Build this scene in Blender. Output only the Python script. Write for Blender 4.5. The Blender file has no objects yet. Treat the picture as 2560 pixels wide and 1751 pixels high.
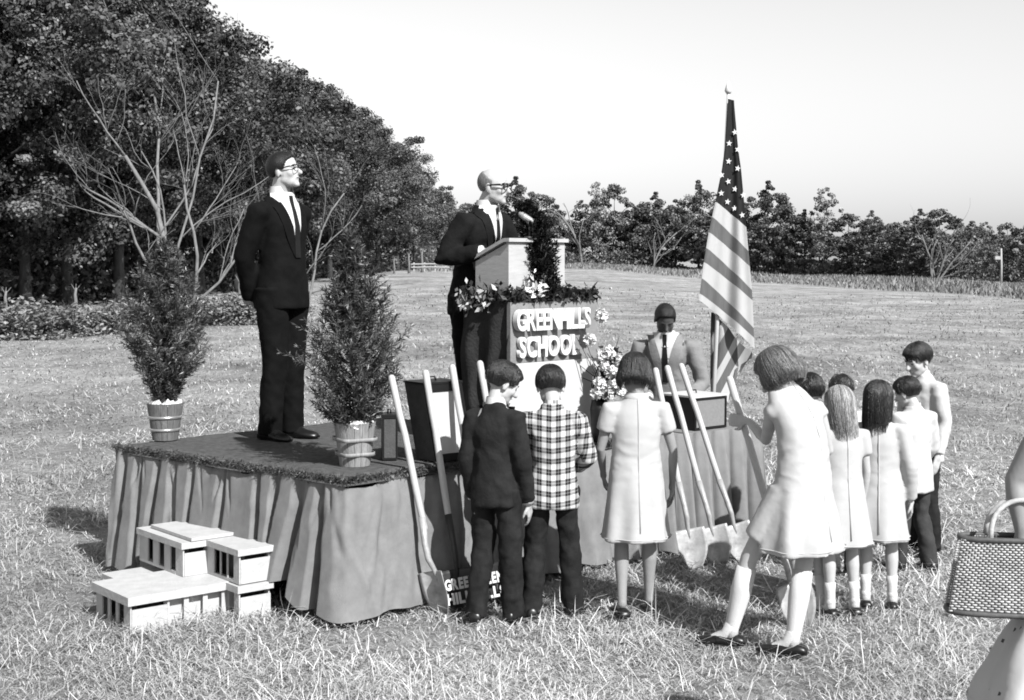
import bpy, bmesh, math, random
import numpy as np
from mathutils import Vector, Matrix, noise
random.seed(7)
RNG = np.random.default_rng(7)
PI = math.pi
scene = bpy.context.scene
C = scene.collection

# ------------------------------------------------------------------ camera
F_PX, CAM_H, HOR = 3400.0, 1.9, 650.0
cam_data = bpy.data.cameras.new('camera')
cam = bpy.data.objects.new('camera', cam_data)
C.objects.link(cam)
cam.location = (0, 0, CAM_H)
cam.rotation_euler = (math.radians(90), 0, 0)
cam_data.sensor_width = 36
cam_data.lens = F_PX / 2560 * 36
cam_data.shift_y = -(875.5 - HOR) / 2560
cam_data.clip_end = 3000
scene.camera = cam

# ------------------------------------------------------------------ sky, sun, exposure
SUN_EL = math.radians(41)
sx, sy = 0.57, -0.82
TO_SUN = Vector((sx * math.cos(SUN_EL), sy * math.cos(SUN_EL), math.sin(SUN_EL))).normalized()
world = bpy.data.worlds.new('World')
scene.world = world
world.use_nodes = True
wn, wl = world.node_tree.nodes, world.node_tree.links
wn.clear()
sky = wn.new('ShaderNodeTexSky')
sky.sky_type = 'NISHITA'
sky.sun_disc = False
sky.sun_elevation = SUN_EL
sky.sun_rotation = math.atan2(sx, sy)
sky.dust_density = 0.6
bw = wn.new('ShaderNodeSeparateColor')      # the film sees mostly blue light
bg = wn.new('ShaderNodeBackground')
bg.inputs['Strength'].default_value = 0.078
wo = wn.new('ShaderNodeOutputWorld')
wl.new(sky.outputs[0], bw.inputs[0])
wl.new(bw.outputs[2], bg.inputs['Color'])
wl.new(bg.outputs[0], wo.inputs['Surface'])
sun_data = bpy.data.lights.new('sun', 'SUN')
sun_data.energy = 5.0
sun_data.angle = math.radians(0.5)
sun_data.color = (1, 1, 1)
sun = bpy.data.objects.new('sun', sun_data)
C.objects.link(sun)
sun.rotation_euler = (-TO_SUN).to_track_quat('-Z', 'Y').to_euler()
sun.location = (5, -8, 9)
scene.view_settings.view_transform = 'Standard'
scene.view_settings.look = 'None'
scene.view_settings.gamma = 1
scene.view_settings.use_curve_mapping = False
scene.view_settings.exposure = 0.95
scene.cycles.filter_width = 1.8
scene.cycles.max_bounces = 6
scene.cycles.transparent_max_bounces = 8


def px(x, y, Y):
    """a point of the place at depth Y metres"""
    return Vector(((x - 1280) * Y / F_PX, Y, CAM_H - (y - HOR) * Y / F_PX))


# ------------------------------------------------------------------ materials (all neutral: the film is black and white)
MATS = {}


def M(name, c, rough=0.8, var=0.0, vscale=6.0, bump=0.0, bscale=60.0, spec=0.3, stretch=(1, 1, 1), attr=None, metal=0.0, detail=4.0, each=0.0):
    if name in MATS:
        return MATS[name]
    m = bpy.data.materials.new(name)
    m.use_nodes = True
    nt = m.node_tree
    n, l = nt.nodes, nt.links
    b = n['Principled BSDF']
    b.inputs['Roughness'].default_value = rough
    b.inputs['Specular IOR Level'].default_value = spec
    b.inputs['Metallic'].default_value = metal
    b.inputs['Base Color'].default_value = (c, c, c, 1)
    tc = n.new('ShaderNodeTexCoord')
    mp = n.new('ShaderNodeMapping')
    mp.inputs['Scale'].default_value = stretch
    l.new(tc.outputs['Object'], mp.inputs['Vector'])
    col = None
    if var > 0:
        nz = n.new('ShaderNodeTexNoise')
        nz.inputs['Scale'].default_value = vscale
        nz.inputs['Detail'].default_value = detail
        nz.inputs['Roughness'].default_value = 0.65
        l.new(mp.outputs[0], nz.inputs['Vector'])
        mr = n.new('ShaderNodeMapRange')
        mr.inputs['From Min'].default_value = 0.3
        mr.inputs['From Max'].default_value = 0.7
        mr.inputs['To Min'].default_value = c * (1 - var)
        mr.inputs['To Max'].default_value = c * (1 + var)
        l.new(nz.outputs['Fac'], mr.inputs['Value'])
        col = mr.outputs[0]
    if attr:
        at = n.new('ShaderNodeAttribute')
        at.attribute_name = attr
        mu = n.new('ShaderNodeMath')
        mu.operation = 'MULTIPLY'
        l.new(at.outputs['Fac'], mu.inputs[0])
        if col:
            l.new(col, mu.inputs[1])
        else:
            mu.inputs[1].default_value = c
        col = mu.outputs[0]
    if each and col:                       # every tree its own shade
        oi = n.new('ShaderNodeObjectInfo')
        er = n.new('ShaderNodeMapRange')
        er.inputs['To Min'].default_value = 1 - each
        er.inputs['To Max'].default_value = 1 + each
        l.new(oi.outputs['Random'], er.inputs['Value'])
        em = n.new('ShaderNodeMath')
        em.operation = 'MULTIPLY'
        l.new(col, em.inputs[0])
        l.new(er.outputs[0], em.inputs[1])
        col = em.outputs[0]
    if col:
        l.new(col, b.inputs['Base Color'])
    if bump > 0:
        nb = n.new('ShaderNodeTexNoise')
        nb.inputs['Scale'].default_value = bscale
        nb.inputs['Detail'].default_value = 3
        l.new(mp.outputs[0], nb.inputs['Vector'])
        bp = n.new('ShaderNodeBump')
        bp.inputs['Strength'].default_value = bump
        bp.inputs['Distance'].default_value = 0.01
        l.new(nb.outputs['Fac'], bp.inputs['Height'])
        l.new(bp.outputs[0], b.inputs['Normal'])
    MATS[name] = m
    return m


M('skin', 0.336, 0.55, 0.05, 20, spec=0.25)
M('skin_tan', 0.2112, 0.55, 0.06, 20, spec=0.25)
M('skin_dark', 0.0544, 0.5, 0.1, 20, spec=0.3)
M('suit_black', 0.004, 0.9, 0.3, 12, 0.15, 90, spec=0.08)
M('suit_dark', 0.007, 0.9, 0.35, 10, 0.3, 60, spec=0.1)
M('suit_boy', 0.01344, 0.85, 0.35, 9, 0.3, 60, spec=0.12)
M('trouser_dark', 0.0128, 0.85, 0.4, 9, 0.3, 40, spec=0.12)
M('jacket_grey', 0.16, 0.9, 0.15, 12, 0.25, 70, spec=0.1)
M('trouser_grey', 0.032, 0.85, 0.3, 9, 0.3, 40, spec=0.15)
M('white_cotton', 0.4368, 0.85, 0.04, 7, 0.12, 30, spec=0.15)
M('white_dress', 0.34, 0.85, 0.05, 5, 0.15, 25, spec=0.12)
M('light_jacket', 0.378, 0.85, 0.05, 5, 0.2, 25, spec=0.12)
M('tie', 0.0064, 0.6, 0.3, 40, spec=0.2)
M('sock', 0.4368, 0.9, 0.04, 30, 0.2, 150, spec=0.1)
M('shoe', 0.00512, 0.35, 0.2, 20, spec=0.4)
M('shoe_white', 0.384, 0.5, 0.1, 20, spec=0.3)
M('hair_black', 0.00384, 0.45, 0.4, 30, 0.5, 60, spec=0.3, stretch=(6, 6, 0.8))
M('hair_dark', 0.012, 0.3, 0.5, 26, 0.5, 60, spec=0.5, stretch=(6, 6, 0.8), attr='tone')
M('hair_mid', 0.1, 0.34, 0.5, 26, 0.5, 60, spec=0.5, stretch=(6, 6, 0.8), attr='tone')
M('hair_fair', 0.24, 0.36, 0.5, 26, 0.5, 60, spec=0.5, stretch=(6, 6, 0.8), attr='tone')
M('hair_grey', 0.12, 0.6, 0.4, 30, 0.4, 60, spec=0.3, stretch=(4, 4, 0.8))
M('black_plastic', 0.00384, 0.3, spec=0.5)
M('eye_dark', 0.0128, 0.3, spec=0.5)
M('lip', 0.26, 0.5, spec=0.3)
M('cloth_skirt', 0.16, 0.95, 0.16, 9, 0.3, 260, spec=0.05)
M('cloth_table', 0.17, 0.95, 0.14, 9, 0.3, 260, spec=0.05)
M('cloth_dark', 0.0288, 0.95, 0.35, 5, 0.5, 60, spec=0.05)
M('carpet', 0.0768, 0.95, 0.35, 30, 0.9, 160, spec=0.05)
M('plank_dark', 0.032, 0.8, 0.3, 8, 0.3, 30, stretch=(1, 8, 1))
M('white_card', 0.36, 0.85, 0.1, 14, 0.3, 60, spec=0.12)
M('white_panel', 0.3948, 0.75, 0.04, 4, 0.05, 20, spec=0.2)
M('sign_grey', 0.17, 0.9, 0.15, 14, 0.3, 120, spec=0.1)
M('letter_white', 0.462, 0.7, 0.03, 20, spec=0.2)
M('lectern_wood', 0.32, 0.6, 0.1, 8, 0.1, 30, stretch=(1, 1, 6), spec=0.3)
M('bucket_wood', 0.1024, 0.7, 0.35, 12, 0.4, 40, stretch=(5, 5, 0.6), spec=0.3)
M('bucket_pale', 0.192, 0.7, 0.3, 12, 0.4, 40, stretch=(5, 5, 0.6), spec=0.3)
M('hoop_metal', 0.352, 0.3, 0.1, 20, spec=0.6, metal=0.7)
M('foil', 0.5208, 0.35, 0.08, 12, 0.8, 30, spec=0.6)
M('soil', 0.0192, 0.95, 0.4, 20, 0.8, 40)
M('handle_wood', 0.3584, 0.5, 0.12, 12, 0.1, 40, stretch=(3, 3, 0.5), spec=0.35)
M('steel_light', 0.27, 0.5, 0.45, 9, 0.2, 30, spec=0.5, metal=0.2)
M('steel_dark', 0.0192, 0.5, 0.4, 14, 0.2, 30, spec=0.4)
M('case_grey', 0.0576, 0.7, 0.2, 20, 0.3, 120, spec=0.2)
M('case_black', 0.00512, 0.5, 0.2, 20, spec=0.3)
M('case_front', 0.16, 0.8, 0.1, 60, 0.3, 200, spec=0.15)
M('bark_pale', 0.13, 0.9, 0.35, 6, 0.8, 16, stretch=(2, 2, 0.5))
M('bark', 0.0448, 0.9, 0.4, 6, 0.8, 16, stretch=(2, 2, 0.5))
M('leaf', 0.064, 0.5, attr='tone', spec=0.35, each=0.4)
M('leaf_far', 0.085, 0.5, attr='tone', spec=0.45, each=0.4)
M('leaf_pale', 0.1664, 0.6, attr='tone', spec=0.25, each=0.4)
M('needle', 0.06, 0.42, attr='tone', spec=0.5)
M('needle_dark', 0.006, 0.6, attr='tone', spec=0.15)
M('petal', 0.5544, 0.7, 0.04, 30, spec=0.2)
M('leaf_dark', 0.0192, 0.5, attr='tone', spec=0.3)
M('straw', 0.5, 0.75, attr='tone', spec=0.15)
M('wicker', 0.34, 0.6, 0.3, 30, 0.2, 60, spec=0.3)
M('wicker_dark', 0.064, 0.6, 0.3, 30, 0.2, 60, spec=0.3)
M('post_grey', 0.288, 0.8, 0.2, 10, 0.3, 30)
M('flag_white', 0.32, 0.8, 0.04, 10, 0.2, 60, stretch=(4, 4, 1), spec=0.15)
M('flag_red', 0.085, 0.8, 0.15, 10, 0.2, 60, stretch=(4, 4, 0.6), spec=0.15)
M('flag_blue', 0.014, 0.8, 0.3, 10, 0.2, 60, stretch=(4, 4, 0.6), spec=0.15)
M('motif', 0.0384, 0.8)


def plaid():
    m = bpy.data.materials.new('plaid')
    m.use_nodes = True
    n, l = m.node_tree.nodes, m.node_tree.links
    b = n['Principled BSDF']
    b.inputs['Roughness'].default_value = 0.85
    b.inputs['Specular IOR Level'].default_value = 0.1
    at = n.new('ShaderNodeAttribute')
    at.attribute_name = 'plaid'
    sp = n.new('ShaderNodeSeparateXYZ')
    l.new(at.outputs['Vector'], sp.inputs[0])

    def op(o, a, bb=None):
        q = n.new('ShaderNodeMath')
        q.operation = o
        for i, v in enumerate((a, bb)):
            if v is None:
                continue
            if isinstance(v, (int, float)):
                q.inputs[i].default_value = v
            else:
                l.new(v, q.inputs[i])
        return q.outputs[0]

    def bands(c):
        f = op('FRACT', op('MULTIPLY', c, 1 / 0.056))
        wide = op('LESS_THAN', f, 0.52)
        slit = op('LESS_THAN', op('ABSOLUTE', op('SUBTRACT', f, 0.26)), 0.03)
        return op('SUBTRACT', wide, op('MULTIPLY', slit, 0.55))
    s = op('ADD', bands(sp.outputs[0]), bands(sp.outputs[1]))
    cr = n.new('ShaderNodeValToRGB')
    cr.color_ramp.elements[0].position = 0.0
    cr.color_ramp.elements[0].color = (0.45, 0.45, 0.45, 1)
    cr.color_ramp.elements[1].position = 1.0
    cr.color_ramp.elements[1].color = (0.012, 0.012, 0.012, 1)
    e = cr.color_ramp.elements.new(0.5)
    e.color = (0.17, 0.17, 0.17, 1)
    l.new(op('DIVIDE', s, 2.0), cr.inputs[0])
    l.new(cr.outputs[0], b.inputs['Base Color'])
    MATS['plaid'] = m


plaid()


def printed():
    m = M('white_print', 0.4, 0.85, 0.04, 5, 0.12, 25, spec=0.12)
    n, l = m.node_tree.nodes, m.node_tree.links
    b = n['Principled BSDF']
    old = b.inputs['Base Color'].links[0].from_socket
    tc = n.new('ShaderNodeTexCoord')
    vo = n.new('ShaderNodeTexVoronoi')
    vo.inputs['Scale'].default_value = 11
    vo.inputs['Randomness'].default_value = 0.6
    vo.distance = 'CHEBYCHEV'
    l.new(tc.outputs['Object'], vo.inputs['Vector'])
    lt = n.new('ShaderNodeMath')
    lt.operation = 'LESS_THAN'
    lt.inputs[1].default_value = 0.085
    l.new(vo.outputs['Distance'], lt.inputs[0])
    mx = n.new('ShaderNodeMix')
    mx.data_type = 'FLOAT'
    l.new(lt.outputs[0], mx.inputs['Factor'])
    l.new(old, mx.inputs[2])
    mx.inputs[3].default_value = 0.06
    l.new(mx.outputs[0], b.inputs['Base Color'])


printed()


# ------------------------------------------------------------------ mesh helpers
def np_mesh(name, V, F, mat=None, smooth=False, tone=None):
    """V (n,3), F (m,k) -> mesh, quickly"""
    V = np.asarray(V, dtype=np.float32)
    F = np.asarray(F, dtype=np.int32)
    me = bpy.data.meshes.new(name)
    me.vertices.add(len(V))
    me.vertices.foreach_set('co', V.ravel())
    m, k = F.shape
    me.loops.add(m * k)
    me.loops.foreach_set('vertex_index', F.ravel())
    me.polygons.add(m)
    me.polygons.foreach_set('loop_start', np.arange(0, m * k, k, dtype=np.int32))
    me.polygons.foreach_set('loop_total', np.full(m, k, dtype=np.int32))
    if smooth:
        me.polygons.foreach_set('use_smooth', np.ones(m, dtype=bool))
    if tone is not None:
        a = me.attributes.new('tone', 'FLOAT', 'POINT')
        a.data.foreach_set('value', np.asarray(tone, dtype=np.float32))
    me.update(calc_edges=True)
    if mat:
        me.materials.append(MATS[mat])
    return me


class MB:
    """collects shapes into one mesh"""

    def __init__(self):
        self.v, self.f = [], []

    def add(self, V, F):
        o = len(self.v)
        self.v += [tuple(p) for p in V]
        self.f += [tuple(i + o for i in q) for q in F]
        return self

    def box(self, a, b, T=None):
        x0, y0, z0 = a
        x1, y1, z1 = b
        V = [(x0, y0, z0), (x1, y0, z0), (x1, y1, z0), (x0, y1, z0), (x0, y0, z1), (x1, y0, z1), (x1, y1, z1), (x0, y1, z1)]
        if T is not None:
            V = [T @ Vector(p) for p in V]
        return self.add(V, [(0, 3, 2, 1), (4, 5, 6, 7), (0, 1, 5, 4), (1, 2, 6, 5), (2, 3, 7, 6), (3, 0, 4, 7)])

    def prism(self, poly, z0, z1):
        n = len(poly)
        V = [(p[0], p[1], z0) for p in poly] + [(p[0], p[1], z1) for p in poly]
        F = [tuple(range(n - 1, -1, -1)), tuple(range(n, 2 * n))]
        F += [(i, (i + 1) % n, n + (i + 1) % n, n + i) for i in range(n)]
        return self.add(V, F)

    def loft(self, rings, cap=True):
        n = len(rings[0])
        V = [p for r in rings for p in r]
        F = []
        for i in range(len(rings) - 1):
            for j in range(n):
                k = (j + 1) % n
                F.append((i * n + j, i * n + k, (i + 1) * n + k, (i + 1) * n + j))
        if cap:
            F.append(tuple(range(n - 1, -1, -1)))
            F.append(tuple((len(rings) - 1) * n + j for j in range(n)))
        return self.add(V, F)

    def tube(self, pts, rad, n=10, cap=True, round_cap=False):
        pts = [Vector(p) for p in pts]
        if isinstance(rad, (int, float)):
            rad = [rad] * len(pts)
        rad = list(rad)
        if round_cap:
            d0 = (pts[0] - pts[1]).normalized()
            d1 = (pts[-1] - pts[-2]).normalized()
            a, ra, z, rz = pts[0], rad[0], pts[-1], rad[-1]
            pts = [a + d0 * ra * 0.95, a + d0 * ra * 0.7] + pts + [z + d1 * rz * 0.7, z + d1 * rz * 0.95]
            rad = [ra * 0.3, ra * 0.72] + rad + [rz * 0.72, rz * 0.3]
        rings = []
        u = None
        for i, p in enumerate(pts):
            t = (pts[min(i + 1, len(pts) - 1)] - pts[max(i - 1, 0)])
            t = t.normalized() if t.length > 1e-9 else Vector((0, 0, 1))
            if u is None:
                u = t.orthogonal().normalized()
            else:
                u = (u - t * u.dot(t))
                u = u.normalized() if u.length > 1e-6 else t.orthogonal().normalized()
            w = t.cross(u)
            rings.append([p + (u * math.cos(2 * PI * j / n) + w * math.sin(2 * PI * j / n)) * rad[i] for j in range(n)])
        return self.loft(rings, cap)

    def ell(self, c, r, R=None, nu=14, nv=9):
        c = Vector(c)
        rings = []
        for i in range(1, nv):
            th = PI * i / nv
            ring = []
            for j in range(nu):
                ph = 2 * PI * j / nu
                p = Vector((r[0] * math.sin(th) * math.cos(ph), r[1] * math.sin(th) * math.sin(ph), -r[2] * math.cos(th)))
                ring.append(c + (R @ p if R is not None else p))
            rings.append(ring)
        return self.loft(rings)

    def xf(self, T):
        self.v = [tuple(T @ Vector(p)) for p in self.v]
        return self

    def mesh(self, name, mat, smooth=False):
        me = bpy.data.meshes.new(name)
        me.from_pydata([tuple(p) for p in self.v], [], self.f)
        me.update()
        if mat:
            me.materials.append(MATS[mat])
        if smooth:
            me.polygons.foreach_set('use_smooth', np.ones(len(me.polygons), dtype=bool))
        return me

    def fuse(self, name, mat, voxel, smooth=3):
        """one continuous skin round all the shapes"""
        me = self.mesh(name, None)
        ob = bpy.data.objects.new('fuse_tmp', me)
        C.objects.link(ob)
        r = ob.modifiers.new('r', 'REMESH')
        r.mode = 'VOXEL'
        r.voxel_size = voxel
        r.use_smooth_shade = True
        if smooth:
            s = ob.modifiers.new('s', 'SMOOTH')
            s.factor = 0.5
            s.iterations = smooth
        dg = bpy.context.evaluated_depsgraph_get()
        out = bpy.data.meshes.new_from_object(ob.evaluated_get(dg))
        bpy.data.objects.remove(ob)
        bpy.data.meshes.remove(me)
        out.name = name
        out.materials.clear()
        out.materials.append(MATS[mat])
        return out


def wrinkle(me, amp, scale, seed=0, mask=None, ridged=False):
    n = len(me.vertices)
    co = np.empty(n * 3, dtype=np.float32)
    no = np.empty(n * 3, dtype=np.float32)
    me.vertices.foreach_get('co', co)
    me.vertices.foreach_get('normal', no)
    co = co.reshape(-1, 3)
    no = no.reshape(-1, 3)
    d = np.empty(n, dtype=np.float32)
    for i in range(n):
        p = co[i]
        v = noise.noise(Vector((p[0] * scale[0] + seed * 7.1, p[1] * scale[1] + seed * 3.3, p[2] * scale[2] - seed * 5.7)))
        v += 0.5 * noise.noise(Vector((p[0] * scale[0] * 2.3 + p[2] * 4, p[1] * scale[1] * 2.3 + seed, p[2] * scale[2] * 2.1)))
        if ridged:
            v = 0.5 - abs(v) * 1.6
        d[i] = v
    if mask is not None:
        d *= mask(co)
    co += no * (d * amp)[:, None]
    me.vertices.foreach_set('co', co.ravel())
    me.update()
    return me


def link(name, me, parent=None, loc=None):
    o = bpy.data.objects.new(name, me)
    C.objects.link(o)
    if parent is not None:
        o.parent = parent
    if loc is not None:
        o.location = loc
    return o


def tag(o, label, cat, group=None, kind=None):
    if label:
        o['label'] = label
    if cat:
        o['category'] = cat
    if group:
        o['group'] = group
    if kind:
        o['kind'] = kind
    return o


def thing(name, label, cat, loc=(0, 0, 0), rz=0.0, group=None):
    o = bpy.data.objects.new(name, None)
    o.empty_display_size = 0.1
    C.objects.link(o)
    o.location = loc
    o.rotation_euler = (0, 0, rz)
    return tag(o, label, cat, group)


def smoothstep(a, b, x):
    t = np.clip((x - a) / (b - a), 0, 1)
    return t * t * (3 - 2 * t)


def rhombi(P, D, N, L, W):
    """leaf faces: centre P, long axis D, face normal N, length L, width W -> verts, faces"""
    S = np.cross(D, N)
    S /= np.linalg.norm(S, axis=1, keepdims=True) + 1e-9
    h, w = (L / 2)[:, None], (W / 2)[:, None]
    N2 = np.cross(S, D)
    V = np.stack([P - D * h, P + S * w + N2 * h * 0.12, P + D * h, P - S * w + N2 * h * 0.12], axis=1).reshape(-1, 3)
    F = np.arange(len(P) * 4).reshape(-1, 4)
    return V, F


def rand_unit(n):
    v = RNG.normal(size=(n, 3))
    return v / np.linalg.norm(v, axis=1, keepdims=True)


# ================================================================== the setting: field
def ground_z(X, Y):
    X = np.asarray(X, dtype=float)
    Y = np.asarray(Y, dtype=float)
    zc = np.interp(Y, [0, 22, 42, 62, 90, 125, 170, 420], [0, 0, .17, .35, .84, 1.09, 1.0, 1.0])
    w = np.interp(X / np.maximum(Y, 3), [-1, 0.06, 0.18, 0.36, 1.0], [1, 1, 0.15, -0.1, -0.1])
    z = zc * w
    fade = smoothstep(16, 40, Y)
    z = z + fade * (0.05 * np.sin(X * 0.31 + Y * 0.11) + 0.04 * np.sin(Y * 0.23 - X * 0.13))
    z = z + 0.012 * np.sin(X * 2.1 + 0.6) * np.sin(Y * 1.7) * (1 - fade)
    return z


def gz(x, y):
    return float(ground_z(x, y))


def build_field():
    ys = np.concatenate([np.arange(-12, 30, 0.6), np.geomspace(30, 900, 70)])
    us = np.linspace(-1, 1, 101)
    half = 30 + np.maximum(ys, 0) * 0.9
    X = us[None, :] * half[:, None]
    Y = np.repeat(ys[:, None], len(us), 1)
    Z = ground_z(X, Y)
    V = np.stack([X, Y, Z], -1).reshape(-1, 3)
    nx, ny = len(us), len(ys)
    i = np.arange(ny - 1)[:, None] * nx + np.arange(nx - 1)[None, :]
    F = np.stack([i, i + 1, i + nx + 1, i + nx], -1).reshape(-1, 4)
    m = bpy.data.materials.new('field')
    m.use_nodes = True
    n, l = m.node_tree.nodes, m.node_tree.links
    b = n['Principled BSDF']
    b.inputs['Roughness'].default_value = 0.95
    b.inputs['Specular IOR Level'].default_value = 0.05
    tc = n.new('ShaderNodeTexCoord')

    def nz(sc, det, rough=0.6, stretch=None):
        q = n.new('ShaderNodeTexNoise')
        q.inputs['Scale'].default_value = sc
        q.inputs['Detail'].default_value = det
        q.inputs['Roughness'].default_value = rough
        if stretch:
            mp = n.new('ShaderNodeMapping')
            mp.inputs['Scale'].default_value = stretch
            l.new(tc.outputs['Object'], mp.inputs[0])
            l.new(mp.outputs[0], q.inputs['Vector'])
        else:
            l.new(tc.outputs['Object'], q.inputs['Vector'])
        return q.outputs['Fac']

    def rng(v, a, bb, lo, hi):
        q = n.new('ShaderNodeMapRange')
        for k, val in zip(('From Min', 'From Max', 'To Min', 'To Max'), (a, bb, lo, hi)):
            q.inputs[k].default_value = val
        l.new(v, q.inputs['Value'])
        return q.outputs[0]

    def mul(a, bb):
        q = n.new('ShaderNodeMath')
        q.operation = 'MULTIPLY'
        l.new(a, q.inputs[0])
        l.new(bb, q.inputs[1])
        return q.outputs[0]
    big = rng(nz(0.3, 5, 0.6), 0.3, 0.7, 0.6, 1.3)
    mid = rng(nz(1.6, 6, 0.75, (1, 0.45, 1)), 0.3, 0.7, 0.6, 1.35)
    fine = rng(nz(9, 6, 0.8), 0.3, 0.7, 0.45, 1.5)
    base = n.new('ShaderNodeValue')
    base.outputs[0].default_value = 0.27
    l.new(mul(mul(mul(base.outputs[0], big), mid), fine), b.inputs['Base Color'])
    bp = n.new('ShaderNodeBump')
    bp.inputs['Strength'].default_value = 0.9
    bp.inputs['Distance'].default_value = 0.06
    l.new(nz(14, 6, 0.8), bp.inputs['Height'])
    l.new(bp.outputs[0], b.inputs['Normal'])
    MATS['field'] = m
    o = link('field', np_mesh('field', V, F, 'field', True))
    tag(o, None, None, kind='structure')


build_field()


# ================================================================== straw grass (stuff)
def blades(n, Y0, Y1, hmin, hmax, wpx, flat, seed, tone_lo, tone_hi, far_h=1.0, side=0.43):
    """straws spread evenly over the view: width and length grow a little with distance"""
    r = np.random.default_rng(seed)
    Y = 1 / (1 / Y1 + (1 / Y0 - 1 / Y1) * r.random(n))
    X = (r.random(n) * 2 - 1) * side * Y
    f1 = np.sin(X * 3.1 + 1.3 * np.sin(Y * 2.3)) + np.sin(Y * 3.7 + 1.7 * np.sin(X * 1.9))
    keep = (f1 + r.normal(size=n) * 1.1) > -1.0
    X, Y = X[keep], Y[keep]
    n = len(X)
    Z = ground_z(X, Y) - 0.004
    patch = 0.5 + 0.5 * np.sin(X * 1.3 + 2 * np.sin(Y * 0.9)) * np.sin(Y * 1.1 + 1.5 * np.sin(X * 0.7))
    az = r.random(n) * 2 * PI + 0.0
    h = (hmin + (hmax - hmin) * r.random(n) ** 2.0) * (0.7 + 0.6 * patch) * (1 + far_h * np.clip((Y - 7) / 40, 0, 2))
    lean = flat - (1 - flat) * .2 + r.normal(size=n) * .16
    tilt = np.clip(lean, 0.05, 1.0) * 1.52
    d = np.stack([np.cos(az), np.sin(az), np.zeros(n)], 1)
    s = np.stack([-np.sin(az), np.cos(az), np.zeros(n)], 1)
    P0 = np.stack([X, Y, Z + r.random(n) * .03 * (flat > .8)], 1)
    up = np.array([0, 0, 1.0])
    t1 = tilt * .8
    t2 = np.minimum(tilt * 1.2, 1.72)
    P1 = P0 + (up * np.cos(t1)[:, None] + d * np.sin(t1)[:, None]) * (h * .5)[:, None]
    d2 = d + s * (r.normal(size=n) * .35)[:, None]
    P2 = P1 + (up * np.cos(t2)[:, None] + d2 * np.sin(t2)[:, None]) * (h * .5)[:, None]
    P2[:, 2] = np.maximum(P2[:, 2], Z + 0.006)
    w = (wpx * Y / 1360 * .5 * (0.5 + 0.9 * r.random(n)))[:, None]
    V = np.stack([P0 - s * w, P0 + s * w, P1 + s * w * .85, P1 - s * w * .85, P2], 1).reshape(-1, 3)
    k = np.arange(n)[:, None] * 5
    F = np.concatenate([k + np.array([[0, 1, 2]]), k + np.array([[0, 2, 3]]), k + np.array([[3, 2, 4]])], 1).reshape(-1, 3)
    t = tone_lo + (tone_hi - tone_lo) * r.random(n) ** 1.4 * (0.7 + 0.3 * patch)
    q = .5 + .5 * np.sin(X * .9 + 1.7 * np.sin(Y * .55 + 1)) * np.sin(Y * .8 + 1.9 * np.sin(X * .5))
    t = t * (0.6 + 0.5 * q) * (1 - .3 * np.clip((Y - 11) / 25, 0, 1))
    return V, F, np.repeat(t, 5)


def build_grass():
    parts = [
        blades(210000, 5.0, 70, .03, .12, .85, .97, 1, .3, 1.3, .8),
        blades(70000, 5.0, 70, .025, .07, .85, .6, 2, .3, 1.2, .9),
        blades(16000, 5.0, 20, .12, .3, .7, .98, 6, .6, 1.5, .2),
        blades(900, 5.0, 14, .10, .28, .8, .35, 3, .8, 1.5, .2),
    ]
    Vs, Fs, Ts, o = [], [], [], 0
    for V, F, t in parts:
        Vs.append(V)
        Fs.append(F + o)
        Ts.append(t)
        o += len(V)
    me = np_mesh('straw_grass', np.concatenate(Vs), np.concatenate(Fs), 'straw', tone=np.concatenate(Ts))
    tag(link('straw_grass', me), 'dry mown straw grass covering the field', 'grass', kind='stuff')


build_grass()


# ================================================================== trees
def crown_mesh(name, H, R, base, n_clump, per, leaf, mat, seed, squash=1.0, loose=0.0):
    """leaf faces gathered in clumps through an uneven crown; also returns clump centres"""
    r = np.random.default_rng(seed)
    cs = []
    while len(cs) < n_clump:
        p = r.normal(size=3)
        p /= np.linalg.norm(p)
        rad = r.random() ** 0.38
        t = (p[2] * rad + 1) / 2
        prof = math.sin(min(1, (t * 0.92 + 0.12)) * PI) ** 0.6
        bump = (1 + 0.16 * r.random()) + 0.36 * math.sin(3 * math.atan2(p[1], p[0]) + seed) * math.sin(5 * t + seed)
        c = np.array([p[0] * rad * R * bump * prof * 1.15, p[1] * rad * R * bump * prof * 1.15, base + (H - base) * (t * 0.94 + 0.03)])
        cs.append(c)
    cs = np.array(cs)
    cr = (0.18 + 0.62 * r.random(len(cs))) * R * 0.26 * (1 + loose)
    idx = np.repeat(np.arange(len(cs)), per)
    n = len(idx)
    dirs = r.normal(size=(n, 3))
    dirs /= np.linalg.norm(dirs, axis=1, keepdims=True)
    rr = r.random(n) ** 0.45
    P = cs[idx] + dirs * (cr[idx] * rr)[:, None] * np.array([1.15, 1.15, .72 * squash])
    N = dirs * .7 + r.normal(size=(n, 3)) * .55 + np.array([0, 0, .45])
    N /= np.linalg.norm(N, axis=1, keepdims=True)
    D = np.cross(N, r.normal(size=(n, 3)))
    D /= np.linalg.norm(D, axis=1, keepdims=True)
    L = leaf * (0.6 + 0.8 * r.random(n))
    V, F = rhombi(P, D, N, L, L * .62)
    ct = 0.35 + 1.2 * r.random(len(cs)) ** 1.5
    tone = np.repeat(ct[idx] * (0.7 + 0.6 * r.random(n)), 4)
    return np_mesh(name, V, F, mat, tone=tone), cs


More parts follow.
